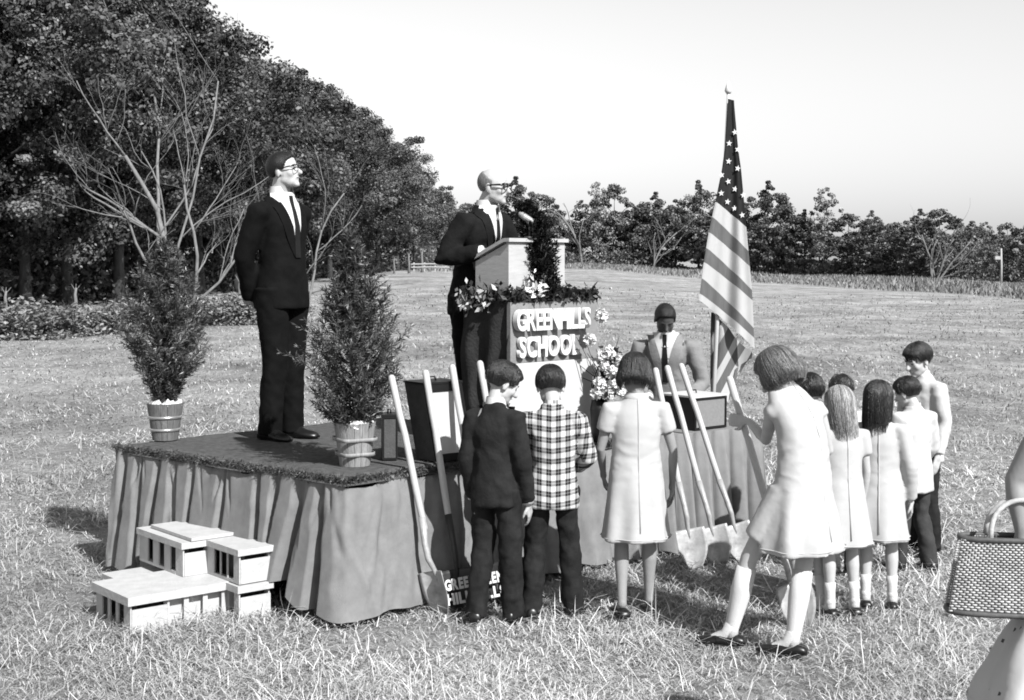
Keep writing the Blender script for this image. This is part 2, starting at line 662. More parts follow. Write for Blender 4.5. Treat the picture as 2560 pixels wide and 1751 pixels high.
def trunk_mesh(name, H, r0, cs, mat, seed, n_limb=16, n=7):
    r = random.Random(seed)
    b = MB()
    pts, rad = [], []
    for i in range(7):
        t = i / 6
        pts.append(Vector((0.12 * math.sin(seed + t * 4) * H * .06, 0.12 * math.cos(seed * 2 + t * 3) * H * .06, -0.3 + t * (H * .8 + .3))))
        rad.append(r0 * (1 - t * .85) * (1.35 if i == 0 else 1))
    b.tube(pts, rad, n)
    for k in range(n_limb):
        c = Vector(cs[r.randrange(len(cs))])
        z0 = max(H * .16, c.z - (Vector((c.x, c.y, 0)).length) * r.uniform(.5, 1.0))
        t = min(.95, z0 / (H * .8))
        p0 = pts[0].lerp(pts[-1], t)
        mid = p0.lerp(c, .55) + Vector((r.uniform(-.2, .2), r.uniform(-.2, .2), r.uniform(-.1, .3)))
        b.tube([p0, mid, c], [r0 * (1 - t * .8) * .45, r0 * .22, r0 * .06], 5)
    return b.mesh(name, mat, True)


TREE_KINDS = []
for k, (H, R, base, nc, per, leaf, mat, bark, sq) in enumerate([
        (12.5, 4.0, 1.3, 180, 300, .135, 'leaf', 'bark', 1.0),
        (13.5, 3.6, 1.6, 180, 300, .13, 'leaf', 'bark', 1.1),
        (11.0, 4.3, 0.9, 190, 290, .14, 'leaf', 'bark', 0.9),
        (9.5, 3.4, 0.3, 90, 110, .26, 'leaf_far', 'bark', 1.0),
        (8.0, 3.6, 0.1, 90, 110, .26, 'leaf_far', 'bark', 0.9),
        (10.0, 2.6, 1.2, 60, 80, .24, 'leaf_pale', 'bark_pale', 1.2)]):
    cm, cs = crown_mesh('crown', H, R, base, nc, per, leaf, mat, 11 + k, sq)
    tm = trunk_mesh('trunk', H, H * .017, cs, bark, 3 + k)
    TREE_KINDS.append((H, cm, tm))


def tree(kind, X, Y, H, label, group, rz=None, wide=1.0, name='broadleaf_tree'):
    h0, cm, tm = TREE_KINDS[kind]
    s = H / h0
    o = thing(name, label, 'tree', (X, Y, gz(X, Y) - .05), random.uniform(0, 6.28) if rz is None else rz, group)
    o.scale = (s * wide, s * wide, s)
    link('trunk', tm, o)
    link('crown', cm, o)
    return o


# left wood: an edge that runs away to the right (pixel column, depth, top row)
def wood_edge(x):
    return float(np.interp(x, [-250, 0, 300, 600, 900, 1100], [38, 42, 48, 62, 90, 125]))


def wood_top(x):
    return float(np.interp(x, [-250, 0, 450, 560, 700, 800, 900, 1000, 1060, 1110], [-260, -200, -110, 0, 110, 165, 215, 320, 400, 500]))


front = [-190, -60, 60, 170, 290, 400, 500, 590, 680, 755, 825, 890, 945, 995, 1035]
ORD = ['first', 'second', 'third', 'fourth', 'fifth', 'sixth', 'seventh', 'eighth', 'ninth', 'tenth', 'eleventh', 'twelfth', 'thirteenth', 'fourteenth', 'fifteenth', 'sixteenth', 'seventeenth', 'eighteenth', 'nineteenth', 'twentieth', 'twenty-first', 'twenty-second', 'twenty-third', 'twenty-fourth', 'twenty-fifth', 'twenty-sixth']
for i, x in enumerate(front):
    Y = wood_edge(x) + 2.5
    X = (x - 1280) * Y / F_PX
    zt = CAM_H + (HOR - wood_top(x + 20)) * Y / F_PX - gz(X, Y)
    tree(i % 3, X, Y, max(6.5, min(zt, 14.5)), f'{ORD[i]} leafy tree from the left along the front edge of the dark wood', 'leafy trees of the left wood', wide=1.0 if x < 900 else .95)
back = [-240, -120, 0, 115, 230, 340, 450, 545, 635, 720, 790, 860, 920, 975]
for i, x in enumerate(back):
    Y = wood_edge(x) + 8.5
    X = (x - 1280) * Y / F_PX
    zt = CAM_H + (HOR - wood_top(x + 50) - 12) * Y / F_PX - gz(X, Y)
    tree((i + 1) % 3, X, Y, max(6.5, min(zt, 15.0)), 'leafy tree filling the second row of the dark left wood', 'second row trees of the left wood')
for i, x in enumerate([-200, -60, 90, 220, 360, 500, 620, 740]):
    Y = wood_edge(x) + 15
    X = (x - 1280) * Y / F_PX
    zt = CAM_H + (HOR - wood_top(x + 60) - 5) * Y / F_PX - gz(X, Y)
    tree((i + 2) % 3, X, Y, max(6.5, min(zt, 15.0)), 'leafy tree deep in the dark left wood, behind the second row', 'deep trees of the left wood')

# far tree line (pixel column, depth, top row, kind)
far = [(1120, 150, 500, 3), (1165, 160, 520, 4), (1215, 165, 480, 3), (1290, 165, 478, 3), (1345, 168, 486, 4), (1400, 170, 515, 3), (1452, 168, 500, 5),
       (1490, 166, 470, 5), (1535, 168, 505, 4), (1585, 170, 520, 3), (1640, 168, 500, 3), (1690, 164, 488, 4), (1745, 160, 505, 3), (1800, 158, 515, 4), (1862, 155, 525, 3),
       (1920, 152, 508, 3), (1965, 150, 512, 4), (2012, 148, 500, 3), (2062, 146, 515, 5), (2120, 142, 545, 4), (2180, 138, 522, 3), (2240, 135, 548, 4),
       (2300, 131, 528, 3), (2350, 128, 560, 4), (2405, 124, 548, 5), (2462, 120, 545, 5), (2520, 116, 548, 4), (2580, 113, 540, 3)]
for i, (x, Y, top, kd) in enumerate(far):
    X = (x - 1280) * Y / F_PX
    zt = CAM_H + (HOR - top) * Y / F_PX - gz(X, Y)
    zt *= random.choice((.9, 1.0, 1.06, 1.14, 1.22, 1.34))
    look = {3: 'rounded dark', 4: 'low bushy', 5: 'thin pale'}[kd]
    where = f'{ORD[i]} from the left' if i < len(ORD) else ('second from the right' if i == len(far) - 2 else 'rightmost')
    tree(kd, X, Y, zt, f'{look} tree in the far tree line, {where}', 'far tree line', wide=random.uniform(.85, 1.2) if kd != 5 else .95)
for i, x in enumerate(range(1100, 2620, 95)):
    Y = float(np.interp(x, [1100, 1700, 2600], [176, 172, 124]))
    X = (x - 1280) * Y / F_PX
    top = float(np.interp(x, [1100, 1700, 2100, 2600], [545, 535, 560, 575]))
    zt = CAM_H + (HOR - top) * Y / F_PX - gz(X, Y)
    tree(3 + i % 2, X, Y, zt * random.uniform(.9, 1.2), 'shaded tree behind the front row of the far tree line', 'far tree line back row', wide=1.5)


# bare trees with pale limbs
def bare_tree(name, label, X, Y, stems, seed, depth, mat='bark_pale', group=None, droop=0.0):
    r = random.Random(seed)
    o = thing(name, label, 'tree', (X, Y, gz(X, Y) - .05), 0, group)
    tb, bb = MB(), MB()

    def grow(p, d, L, rad, lev):
        pts, rads = [p], [rad]
        q, dd = p.copy(), d.copy()
        k = 6
        for i in range(k):
            dd = (dd + Vector((r.uniform(-.26, .26), r.uniform(-.25, .25), r.uniform(-.14, .2) - droop * lev))).normalized()
            q = q + dd * (L / k)
            pts.append(q.copy())
            rads.append(rad * (1 - .5 * (i + 1) / k))
        (tb if lev == 0 else bb).tube(pts, rads, 7 if lev == 0 else (5 if lev == 1 else 3))
        if lev < depth:
            for j in range(r.choice([3, 4, 4]) if lev < 2 else r.choice([2, 3])):
                i = r.randrange(1, k + 1)
                nd = (dd + Vector((r.uniform(-1, 1), r.uniform(-.7, .7), r.uniform(-.35, .7)))).normalized()
                grow(pts[i], nd, L * r.uniform(.45, .72), rads[i] * .62, lev + 1)
    for (d, L, rad) in stems:
        grow(Vector((r.uniform(-.08, .08), r.uniform(-.08, .08), -.1)), Vector(d).normalized(), L, rad, 0)
    link('trunk', tb.mesh('trunk', mat, True), o)
    link('branches', bb.mesh('branches', mat, True), o)
    return o


bare_tree('bare_tree', 'large leafless pale tree with spreading limbs in front of the dark wood', -9.1, 38, [((-.02, 0, 1), 5.4, .10), ((.28, -.1, 1), 4.2, .06), ((.6, .05, .8), 3.2, .05)], 8, 4)
bare_tree('dead_tree', 'tall pale dead trunk standing left of the spreading leafless tree', -10.6, 41.5, [((.06, 0, 1), 8.5, .075), ((-.15, 0, 1), 8.0, .05)], 9, 3)
bare_tree('bare_tree', 'slender leafless tree behind the standing man in dark suit', -7.0, 46, [((.2, 0, 1), 4.6, .05), ((-.3, 0, 1), 4.0, .04)], 14, 3)
bare_tree('bare_tree', 'leafless pale tree with a fan of stems at the far right', 33.5, 108, [((.15, 0, 1), 4.2, .11), ((-.3, 0, 1), 3.8, .09), ((.65, 0, 1), 4.4, .1), ((-.1, 0, 1), 4.2, .09)], 23, 2)
bare_tree('bare_tree', 'thin white-barked leafless tree in the far line right of the lectern', 8.2, 158, [((.0, 0, 1), 8.0, .16), ((-.2, 0, 1), 6.0, .1)], 31, 2)
bare_tree('bare_tree', 'thin forked leafless tree in the far line left of the flag', 16.0, 155, [((.05, 0, 1), 5.5, .12), ((.25, 0, 1), 4.5, .09)], 33, 2)

# pale thin trunks and a stump at the edge of the wood
for i, (x, yb, yt, Y, lab) in enumerate([(189, 790, 720, 41.5, 'short pale trunk between the leftmost trees of the dark wood'), (14, 785, 728, 41, 'pale trunk at the far left edge of the picture'),
                                         (600, 765, 700, 43, 'broken pale stump just left of the standing man'), (1022, 682, 635, 100, 'pale thin trunk at the right end of the dark wood'),
                                         (985, 684, 645, 98, 'thin grey trunk left of the palest one at the right end of the wood'), (1055, 680, 630, 104, 'slim pale trunk beside the far rail fence')]):
    p = px(x, yb, Y)
    z0 = gz(p.x, Y) - .1
    h = CAM_H - (yt - HOR) * Y / F_PX - z0
    b = MB().tube([(0, 0, 0), (.03, 0, h * .4), (-.02, .02, h * .8), (.02, 0, h)], [h * .07, h * .055, h * .05, h * .03], 7)
    for s in range(3):
        b.tube([(0, 0, h * .9), (.15 * (s - 1), .05, h * 1.12)], [h * .02, h * .008], 4)
    tag(link('tree_stump' if i == 2 else 'young_tree', b.mesh('trunk', 'bark_pale', True), None, (p.x, Y, z0)), lab, 'stump' if i == 2 else 'tree')


# shrubs along the wood edge
def shrub_mesh(seed, mat='leaf_pale', R=1.0, H=1.0, n=2600, leaf=.11):
    r = np.random.default_rng(seed)
    cs = np.stack([r.uniform(-.8, .8, 26), r.uniform(-.5, .5, 26), r.random(26) ** 1.3], 1)
    idx = r.integers(0, 26, n)
    P = cs[idx] * np.array([R, R, H * .8]) + r.normal(size=(n, 3)) * np.array([.16, .16, .13]) * R
    P[:, 2] = np.abs(P[:, 2])
    N = r.normal(size=(n, 3)) + np.array([0, 0, .5])
    N /= np.linalg.norm(N, axis=1, keepdims=True)
    D = np.cross(N, r.normal(size=(n, 3)))
    D /= np.linalg.norm(D, axis=1, keepdims=True)
    L = leaf * (.6 + .8 * r.random(n))
    V, F = rhombi(P, D, N, L, L * .5)
    return np_mesh('foliage', V, F, mat, tone=np.repeat(.5 + .9 * r.random(n), 4))


def stems_mesh(seed):
    r = random.Random(seed)
    b = MB()
    for i in range(14):
        a = r.uniform(0, 6.28)
        b.tube([(r.uniform(-.3, .3), r.uniform(-.2, .2), -.05), (r.uniform(-.6, .6), r.uniform(-.4, .4), .5), (r.uniform(-.8, .8), r.uniform(-.5, .5), .95)], [.02, .012, .004], 4)
    return b.mesh('stems', 'bark', True)


SHR = [(shrub_mesh(41 + i, ['leaf_pale', 'leaf_pale', 'leaf'][i]), stems_mesh(60 + i)) for i in range(3)]
shr = [(70, 868, 31, .7, 1.1), (150, 862, 32, .8, 1.2), (240, 856, 33, .8, 1.3), (330, 850, 34, .7, 1.2), (545, 830, 36, .8, 1.2), (610, 815, 37, .9, 1.3), (-20, 875, 31, .9, 1.3), (680, 795, 42, .7, 1.2)]
for i, (x, yb, Y, h, w) in enumerate(shr):
    p = px(x, yb, Y)
    lab = ['pale weedy shrub at the far left in front of the wood, second from the edge', 'pale leafy shrub left of the left potted evergreen, third from the picture edge', 'bushy pale shrub in front of the wood, fourth from the left edge',
           'pale shrub half hidden by the left potted evergreen', 'weedy shrub between left potted evergreen and standing man', 'tall weedy shrub touching the standing man on his left side', 'shrub cut by the left edge of the picture', 'shrub behind the standing man in dark suit'][i]
    o = thing('shrub', lab, 'shrub', (p.x, Y, gz(p.x, Y)), random.uniform(-.4, .4), 'shrubs before the left wood')
    o.scale = (w, w, h)
    link('foliage', SHR[i % 2][0], o)
    link('stems', SHR[i % 2][1], o)


# dark undergrowth on the floor of the wood and tall weeds at the far field edge (uncountable)
def undergrowth():
    r = np.random.default_rng(77)
    n = 46000
    x = r.uniform(-300, 1090, n)
    Y = np.interp(x, [-300, 0, 300, 600, 900, 1100], [40, 44, 50, 64, 92, 127]) + r.random(n) * 22
    X = (x - 1280) * Y / F_PX
    back_ = np.clip((Y - np.interp(x, [-300, 0, 300, 600, 900, 1100], [40, 44, 50, 64, 92, 127])) / 22, 0, 1)
    Z = ground_z(X, Y) + r.random(n) ** (2 - back_) * (1.3 + 3.2 * back_)
    P = np.stack([X, Y, Z], 1)
    N = r.normal(size=(n, 3)) + np.array([0, 0, .6])
    N /= np.linalg.norm(N, axis=1, keepdims=True)
    D = np.cross(N, r.normal(size=(n, 3)))
    D /= np.linalg.norm(D, axis=1, keepdims=True)
    L = .24 * (.6 + .8 * r.random(n))
    V, F = rhombi(P, D, N, L, L * .6)
    tag(link('undergrowth', np_mesh('undergrowth', V, F, 'leaf', tone=np.repeat(.4 + .5 * r.random(n), 4))), 'dark undergrowth on the floor of the left wood', 'undergrowth', kind='stuff')
    n = 34000
    x = r.uniform(1040, 2650, n)
    Y = np.interp(x, [1040, 1700, 2000, 2600], [160, 162, 146, 113]) + r.random(n) * 12
    X = (x - 1280) * Y / F_PX
    P = np.stack([X, Y, ground_z(X, Y) + r.random(n) ** 1.6 * (1.6 + 1.2 * np.sin(X * .35) * np.sin(X * .13 + 2))], 1)
    N = r.normal(size=(n, 3)) + np.array([0, -.3, .6])
    N /= np.linalg.norm(N, axis=1, keepdims=True)
    D = np.cross(N, r.normal(size=(n, 3)))
    D /= np.linalg.norm(D, axis=1, keepdims=True)
    L = .34 * (.6 + .8 * r.random(n))
    V, F = rhombi(P, D, N, L, L * .6)
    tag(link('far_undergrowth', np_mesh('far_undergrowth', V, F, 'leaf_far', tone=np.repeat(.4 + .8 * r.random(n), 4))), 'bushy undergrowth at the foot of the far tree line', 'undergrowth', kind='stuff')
    n = 30000
    x = r.uniform(1040, 2650, n)
    Y = np.interp(x, [1040, 1500, 1900, 2500, 2650], [146, 160, 146, 110, 102]) - r.random(n) ** 1.7 * 42
    X = (x - 1280) * Y / F_PX
    h = .2 + .65 * r.random(n) ** 1.5 * (0.55 + 0.45 * np.sin(X * .6) * np.sin(X * .23 + 1 + Y * .1))
    P = np.stack([X, Y, ground_z(X, Y) + h * .4], 1)
    D = r.normal(size=(n, 3)) * .35 + np.array([0, 0, 1.0])
    D /= np.linalg.norm(D, axis=1, keepdims=True)
    N = np.cross(D, r.normal(size=(n, 3)))
    N /= np.linalg.norm(N, axis=1, keepdims=True)
    V, F = rhombi(P, D, N, h, np.full(n, .1))
    tag(link('tall_weeds', np_mesh('tall_weeds', V, F, 'leaf_pale', tone=np.repeat(.5 + 1.1 * r.random(n), 4))), 'band of tall weeds at the far edge of the field', 'weeds', kind='stuff')


undergrowth()

# far rail fence and post
fo = thing('rail_fence', 'pale low wooden rail fence far behind the speaker', 'fence', px(1035, 676, 96), 0)
for i in range(4):
    link('post', MB().box((i * .75 - .05, -.05, -.1), (i * .75 + .05, .05, .55)).mesh('post', 'post_grey'), fo)
for z in (.2, .42):
    link('rail', MB().tube([(-.2, -.08, z), (1.2, -.07, z + .03), (2.5, -.08, z - .01)], .05, 6).mesh('rail', 'post_grey'), fo)
p = px(2503, 712, 104)
po = thing('marker_post', 'white post with a small box in the field at the far right', 'post', (p.x, 104, gz(p.x, 104) - .1))
link('pole', MB().tube([(0, 0, 0), (.02, 0, 1.6), (0, 0, 3.0)], [.09, .08, .07], 8).mesh('pole', 'post_grey', True), po)
link('box', MB().box((-.5, -.15, 2.15), (-.09, .15, 2.4)).mesh('box', 'post_grey'), po)


# ================================================================== platform with cloth skirt
DECK = 0.78
N2 = Vector((-0.86, 7.05))
E1 = Vector((0.719, 0.695))
E2 = Vector((-0.695, 0.719))
LD = Vector((-0.775, 0.63)).normalized()
L2 = N2 + LD * 2.0
FR2 = N2 + E1 * 2.1
BL2 = L2 + E1 * 2.1


def skirt(p0, p1, z_top, hem, fold, out, n_s, n_t, z_sag=None, bulge=0.02):
    """cloth hung from the line p0-p1 (2D): fold(s)->out-of-plane metres, hem(s)->height of its lower edge"""
    d = (p1 - p0)
    Ln = d.length
    V = []
    for i in range(n_s + 1):
        s = i / n_s
        p = p0 + d * s
        zt = z_top + (z_sag(s) if z_sag else 0)
        zb = hem(s)
        for j in range(n_t + 1):
            t = j / n_t
            z = zt + (zb - zt) * t
            a = .012 + bulge * t + fold(s, t)
            q = p + out * a
            V.append((q.x, q.y, z))
    F = []
    w = n_t + 1
    for i in range(n_s):
        for j in range(n_t):
            a = i * w + j
            F.append((a, a + 1, a + w + 1, a + w))
    return V, F


def fold_list(items):
    """items: (centre s, half width, depth, grow, drift): valleys pressed in or ridges pushed out"""
    def f(s, t):
        v = 0
        for c, w, a, g, dr in items:
            x = (s - c - dr * t) / (w * (1 + .5 * t))
            if abs(x) < 2.2:
                v += a * (t ** g) * math.exp(-(abs(x) ** (1.25 if a < 0 else 1.8)) * 1.7)
        return v
    return f


pl = thing('platform', 'low speaking platform with green-carpet deck and pale draped cloth skirt', 'platform', (N2.x, N2.y, 0))
o2 = N2
rel = lambda p: Vector((p.x - o2.x, p.y - o2.y))
quad = [rel(N2), rel(FR2), rel(BL2), rel(L2)]
cx = sum((q for q in quad), Vector((0, 0))) / 4
inner = [q + (cx - q).normalized() * .05 for q in quad]
# deck planks, each a piece of its own
for k in range(9):
    a, b = k / 9 + .004, (k + 1) / 9 - .004
    poly = [inner[0].lerp(inner[1], a), inner[0].lerp(inner[1], b), inner[3].lerp(inner[2], b), inner[3].lerp(inner[2], a)]
    link('deck_plank', MB().prism(poly, DECK - .07, DECK - .025).mesh('deck_plank', 'plank_dark'), pl)
for q in inner + [inner[0].lerp(inner[1], .5), inner[3].lerp(inner[2], .5)]:
    q = q + (cx - q).normalized() * .08
    link('leg', MB().box((q.x - .04, q.y - .04, 0), (q.x + .04, q.y + .04, DECK - .072)).mesh('leg', 'plank_dark'), pl)


# carpet: a slightly wavy sheet hanging a few centimetres over the edges
def carpet():
    n = 44
    V, F = [], []
    for i in range(n + 1):
        for j in range(n + 1):
            u, v = i / n, j / n
            p = quad[0].lerp(quad[1], u).lerp(quad[3].lerp(quad[2], u), v)
            e = min(u, v, 1 - u, 1 - v)
            ov = .035 + .012 * math.sin(u * 23 + v * 17)
            if e < .012:
                p = p + (p - cx).normalized() * ov * (1 - e / .012)
            z = DECK - .004 + .004 * math.sin(u * 13 + v * 7) * math.sin(v * 11) - (.045 if e == 0 else 0) + random.uniform(-.0012, .0012)
            V.append((p.x, p.y, z))
    for i in range(n):
        for j in range(n):
            a = i * (n + 1) + j
            F.append((a, a + n + 1, a + n + 2, a + 1))
    co = link('carpet', MB().add(V, F).mesh('carpet', 'carpet', True), pl)
    # pile fringe along the near edges
    r = np.random.default_rng(3)
    m = 7000
    s = r.random(m)
    side = r.random(m) < .5
    e0 = np.array(quad[0])
    e1 = np.array(quad[1])
    e3 = np.array(quad[3])
    P2 = np.where(side[:, None], e0 + (e1 - e0) * s[:, None], e0 + (e3 - e0) * s[:, None])
    c2 = np.array(cx)
    dr = P2 - c2
    dr /= np.linalg.norm(dr, axis=1, keepdims=True)
    P2 = P2 + dr * (r.random(m) * .05 - .01)[:, None]
    P = np.concatenate([P2, (DECK - .025 + r.normal(size=m) * .012)[:, None]], 1)
    D = np.concatenate([dr * .6, np.zeros((m, 1))], 1) + r.normal(size=(m, 3)) * .6
    D /= np.linalg.norm(D, axis=1, keepdims=True)
    N = np.cross(D, r.normal(size=(m, 3)))
    N /= np.linalg.norm(N, axis=1, keepdims=True)
    V, F = rhombi(P, D, N, .022 + .02 * r.random(m), np.full(m, .005))
    link('fringe', np_mesh('fringe', V, F, 'leaf', tone=np.repeat(.5 + 1.0 * r.random(m), 4)), co)['kind'] = 'stuff'


carpet()
# the skirt: one cloth that runs from the left corner round the near corner to the right end
rv = random.Random(12)
lenL, lenF = (L2 - N2).length, (FR2 - N2).length
outL = Vector((-LD.y, LD.x))
if outL.dot(Vector((0, -1))) < 0:
    outL = -outL
outF = Vector((E1.y, -E1.x))
lf = []
for c, w, a, dr in [(.03, .02, .05, .0), (.075, .016, -.07, .01), (.115, .024, .07, .02), (.16, .016, -.09, .05), (.21, .03, .09, .05), (.255, .018, -.10, .02), (.295, .02, .08, -.02), (.33, .013, -.11, -.015),
                    (.375, .03, .08, -.01), (.43, .035, .04, .0), (.475, .012, -.11, .012), (.52, .03, .06, .02), (.575, .03, .03, .0), (.612, .012, -.1, .02), (.66, .03, .07, -.01), (.705, .012, -.11, -.05),
                    (.74, .018, .09, .01), (.775, .012, -.1, .05), (.82, .026, .06, .0), (.86, .012, -.09, -.01), (.905, .022, .06, .0), (.95, .014, -.08, .0)]:
    lf.append((-c * lenL, w * lenL * (.62 if a < 0 else 1.05), a * (2.8 if a < 0 else 1.6), rv.uniform(.4, .7), -dr * lenL))
for c, w, a in [(.12, .07, .02), (.24, .06, -.025), (.36, .05, .02), (.47, .04, -.03), (.62, .06, .035), (.78, .04, -.04), (.95, .05, .04), (1.1, .035, -.045), (1.25, .05, .04), (1.42, .035, -.05), (1.58, .05, .045), (1.74, .035, -.05), (1.9, .05, .045), (2.02, .03, -.04)]:
    lf.append((c, w, a, .6, rv.uniform(-.02, .02)))


def build_skirt():
    ff = fold_list(lf)
    xs = np.concatenate([np.linspace(-lenL, -.16, 250), np.linspace(-.155, .155, 40), np.linspace(.16, lenF, 130)])
    n_t = 30
    pins = [(-.13, .9), (-.42, 1.0), (-.62, .8), (-.95, 1.1), (-1.2, .7), (-1.5, 1.0), (-1.72, 1.3), (-1.95, .8), (.3, .6), (.75, .7), (1.2, .7), (1.65, .7)]
    V, F = [], []
    for s in xs:
        s = float(s)
        base = rel(N2) + (LD * -s if s < 0 else E1 * s)
        k = smooth_(min(1, max(0, (s + .06) / .12)))
        out = (outL * (1 - k) + outF * k).normalized()
        corner = .03 * math.exp(-(s / .08) ** 2)
        near = min(abs(s - q_) for q_, _a in pins)
        zt = DECK - .022 - .05 * min(1, near / .14) ** 1.3 * (.5 + .5 * math.sin(s * 2.6 + 1) ** 2)
        u = -s / lenL
        zb = .04 + .13 * math.exp(-((u - .24) / .1) ** 2) + .02 * math.sin(s * 11) ** 2 if s < 0 else .045 + .018 * math.sin(s * 12) ** 2
        for j in range(n_t + 1):
            t = j / n_t
            a = .012 + .06 * t + ff(s, t) * (1 if abs(s) > .06 else abs(s) / .06) + (.022 * (t ** .6) * (1 - 2.2 * abs(noise.noise(Vector((s * 7 - t * .8, t * 1.1, 3.1))))) + .012 * noise.noise(Vector((s * 20 + t * 3, t * 3.5, 1.7)))) + corner * t
            for q_, am in pins:                    # creases fan down from each pin
                if abs(s - q_) < .3:
                    a -= .03 * am * math.exp(-((abs(s - q_) - .02 - .2 * t) / .016) ** 2) * min(1, t * 5) * max(0, 1 - t * 1.2)
                    a += .02 * am * math.exp(-((s - q_) / .03) ** 2) * max(0, 1 - t * 1.6)
            a = min(max(a, .003 - .09 * t), .025 + .095 * t)
            q = base + out * a
            V.append((q.x, q.y, zt + (zb + .02 * noise.noise(Vector((s * 6, 0, 9))) - zt) * t))
    w = n_t + 1
    for i in range(len(xs) - 1):
        for j in range(n_t):
            a = i * w + j
            F.append((a, a + w, a + w + 1, a + 1))
    link('skirt', MB().add(V, F).mesh('skirt', 'cloth_skirt', True), pl)


def smooth_(x):
    return x * x * (3 - 2 * x)


build_skirt()
for a, b in ((FR2, BL2), (BL2, L2)):
    d = (b - a).normalized()
    Vv, Ff = skirt(rel(a), rel(b), DECK - .012, lambda s: .03, lambda s, t: .03 * t * math.sin(s * 60), Vector((d.y, -d.x)), 60, 5)
    link('skirt', MB().add(Vv, Ff).mesh('skirt', 'cloth_skirt', True), pl)

# ================================================================== side table with cloth
T0 = Vector((0.68, 8.5))
TE1 = Vector((0.819, 0.574))
TE2 = Vector((-0.574, 0.819))
TW, TD = 1.22, 0.66
tb = thing('draped_table', 'table hung with pleated grey cloth at the right end of the platform', 'table', (T0.x, T0.y, 0))
tq = [Vector((0, 0)), TE1 * TW, TE1 * TW + TE2 * TD, TE2 * TD]
link('tabletop', MB().prism(tq, DECK - .035, DECK - .004).mesh('tabletop', 'cloth_table'), tb)
for q in tq:
    q = q + (TE1 * TW / 2 + TE2 * TD / 2 - q).normalized() * .1
    link('leg', MB().box((q.x - .025, q.y - .025, 0), (q.x + .025, q.y + .025, DECK - .037)).mesh('leg', 'plank_dark'), tb)
tf = []
for i in range(15):
    c = (i + .5) / 15
    tf.append((c, .012 if i % 2 else .03, (-.1 if i % 2 else .06) * random.uniform(.7, 1.15), .5, random.uniform(-.015, .015)))
f3 = fold_list(tf)
for (a, b, out) in ((tq[0], tq[1], Vector((TE1.y, -TE1.x))), (tq[1], tq[2], Vector((TE2.y, -TE2.x))), (tq[3], tq[0], Vector((-TE2.y, TE2.x)))):
    Vv, Ff = skirt(a, b, DECK - .002, lambda s: .035 + .015 * math.sin(s * 30) ** 2, lambda s, t: f3(s, t), out, 150, 12, None, .05)
    link('skirt', MB().add(Vv, Ff).mesh('skirt', 'cloth_table', True), tb)

# ================================================================== podium block with sign
PF = Vector((-.012, 8.0))
PW, PD = .75, .42
PZ = 1.655
RP = Matrix(((E1.x, E2.x, 0, 0), (E1.y, E2.y, 0, 0), (0, 0, 1, 0), (0, 0, 0, 1)))   # local x along front, y to the back


def pod(name, label, cat, loc):
    o = thing(name, label, cat, loc, math.atan2(E1.y, E1.x))
    return o


pd = pod('podium', 'draped podium block with school name sign and white panel on its front', 'podium', (PF.x, PF.y, DECK))
hP = PZ - DECK
link('body', MB().box((.01, .02, 0), (PW - .01, PD, hP - .02)).mesh('body', 'cloth_dark'), pd)
# dark cloth drawn over the left side and round the corner
V, F = [], []
n_s, n_t = 50, 26
for i in range(n_s + 1):
    s = i / n_s
    for j in range(n_t + 1):
        t = j / n_t
        y = PD - s * PD
        fold = .014 * math.sin(s * 14 + 2.2 * math.sin(t * 4)) + .012 * math.sin(t * 13 + s * 6) * (1 - t * .5)
        V.append((-.006 - .03 * t + fold, y, hP * (1 - t) + .004))
for i in range(n_s):
    for j in range(n_t):
        a = i * (n_t + 1) + j
        F.append((a, a + 1, a + n_t + 2, a + n_t + 1))
link('drape', MB().add(V, F).mesh('drape', 'cloth_dark', True), pd)
link('sign_board', MB().box((-.008, -.012, hP - .365), (PW, .018, hP - .005)).mesh('sign_board', 'sign_grey'), pd)
link('white_panel', MB().box((-.03, -.02, .02), (PW + .005, .012, hP - .367)).mesh('white_panel', 'white_panel'), pd)
link('top_board', MB().box((0, .02, hP - .02), (PW, PD, hP)).mesh('top_board', 'cloth_dark'), pd)


def letters(text, x0, x1, z0, h, y, depth, mat, parent, name='letter', off=.012, gap=.004):
    """cut-out letters, one object each, standing upright in the local xz plane"""
    ms = []
    for ch in text:
        cu = bpy.data.curves.new('letter', 'FONT')
        cu.body = ch
        cu.size = 1.0
        cu.extrude = depth / 2 / h
        cu.offset = off / h
        cu.resolution_u = 4
        ob = bpy.data.objects.new('letter_tmp', cu)
        C.objects.link(ob)
        dg = bpy.context.evaluated_depsgraph_get()
        me = bpy.data.meshes.new_from_object(ob.evaluated_get(dg))
        bpy.data.objects.remove(ob)
        co = np.empty(len(me.vertices) * 3, dtype=np.float32)
        me.vertices.foreach_get('co', co)
        co = co.reshape(-1, 3)
        mn, mx = co.min(0), co.max(0)
        co[:, 0] -= mn[0]
        co[:, 1] -= mn[1]
        sc = h / (mx[1] - mn[1])
        ms.append((me, co * sc, (mx[0] - mn[0]) * sc))
    tot = sum(m[2] for m in ms) + gap * (len(ms) - 1)
    k = (x1 - x0) / tot
    x = x0
    for me, co, w in ms:
        out = np.stack([co[:, 0] * k, -co[:, 2], co[:, 1]], 1)
        me.vertices.foreach_set('co', out.astype(np.float32).ravel())
        me.update()
        me.materials.clear()
        me.materials.append(MATS[mat])
        link(name, me, parent, (x, y, z0))
        x += (w + gap) * k


letters('GREENHILLS', .0, .635, hP - .175, .128, -.042, .03, 'letter_white', pd, off=.004)
letters('SCHOOL', .035, .545, hP - .335, .125, -.034, .02, 'letter_white', pd, off=.004, gap=.008)

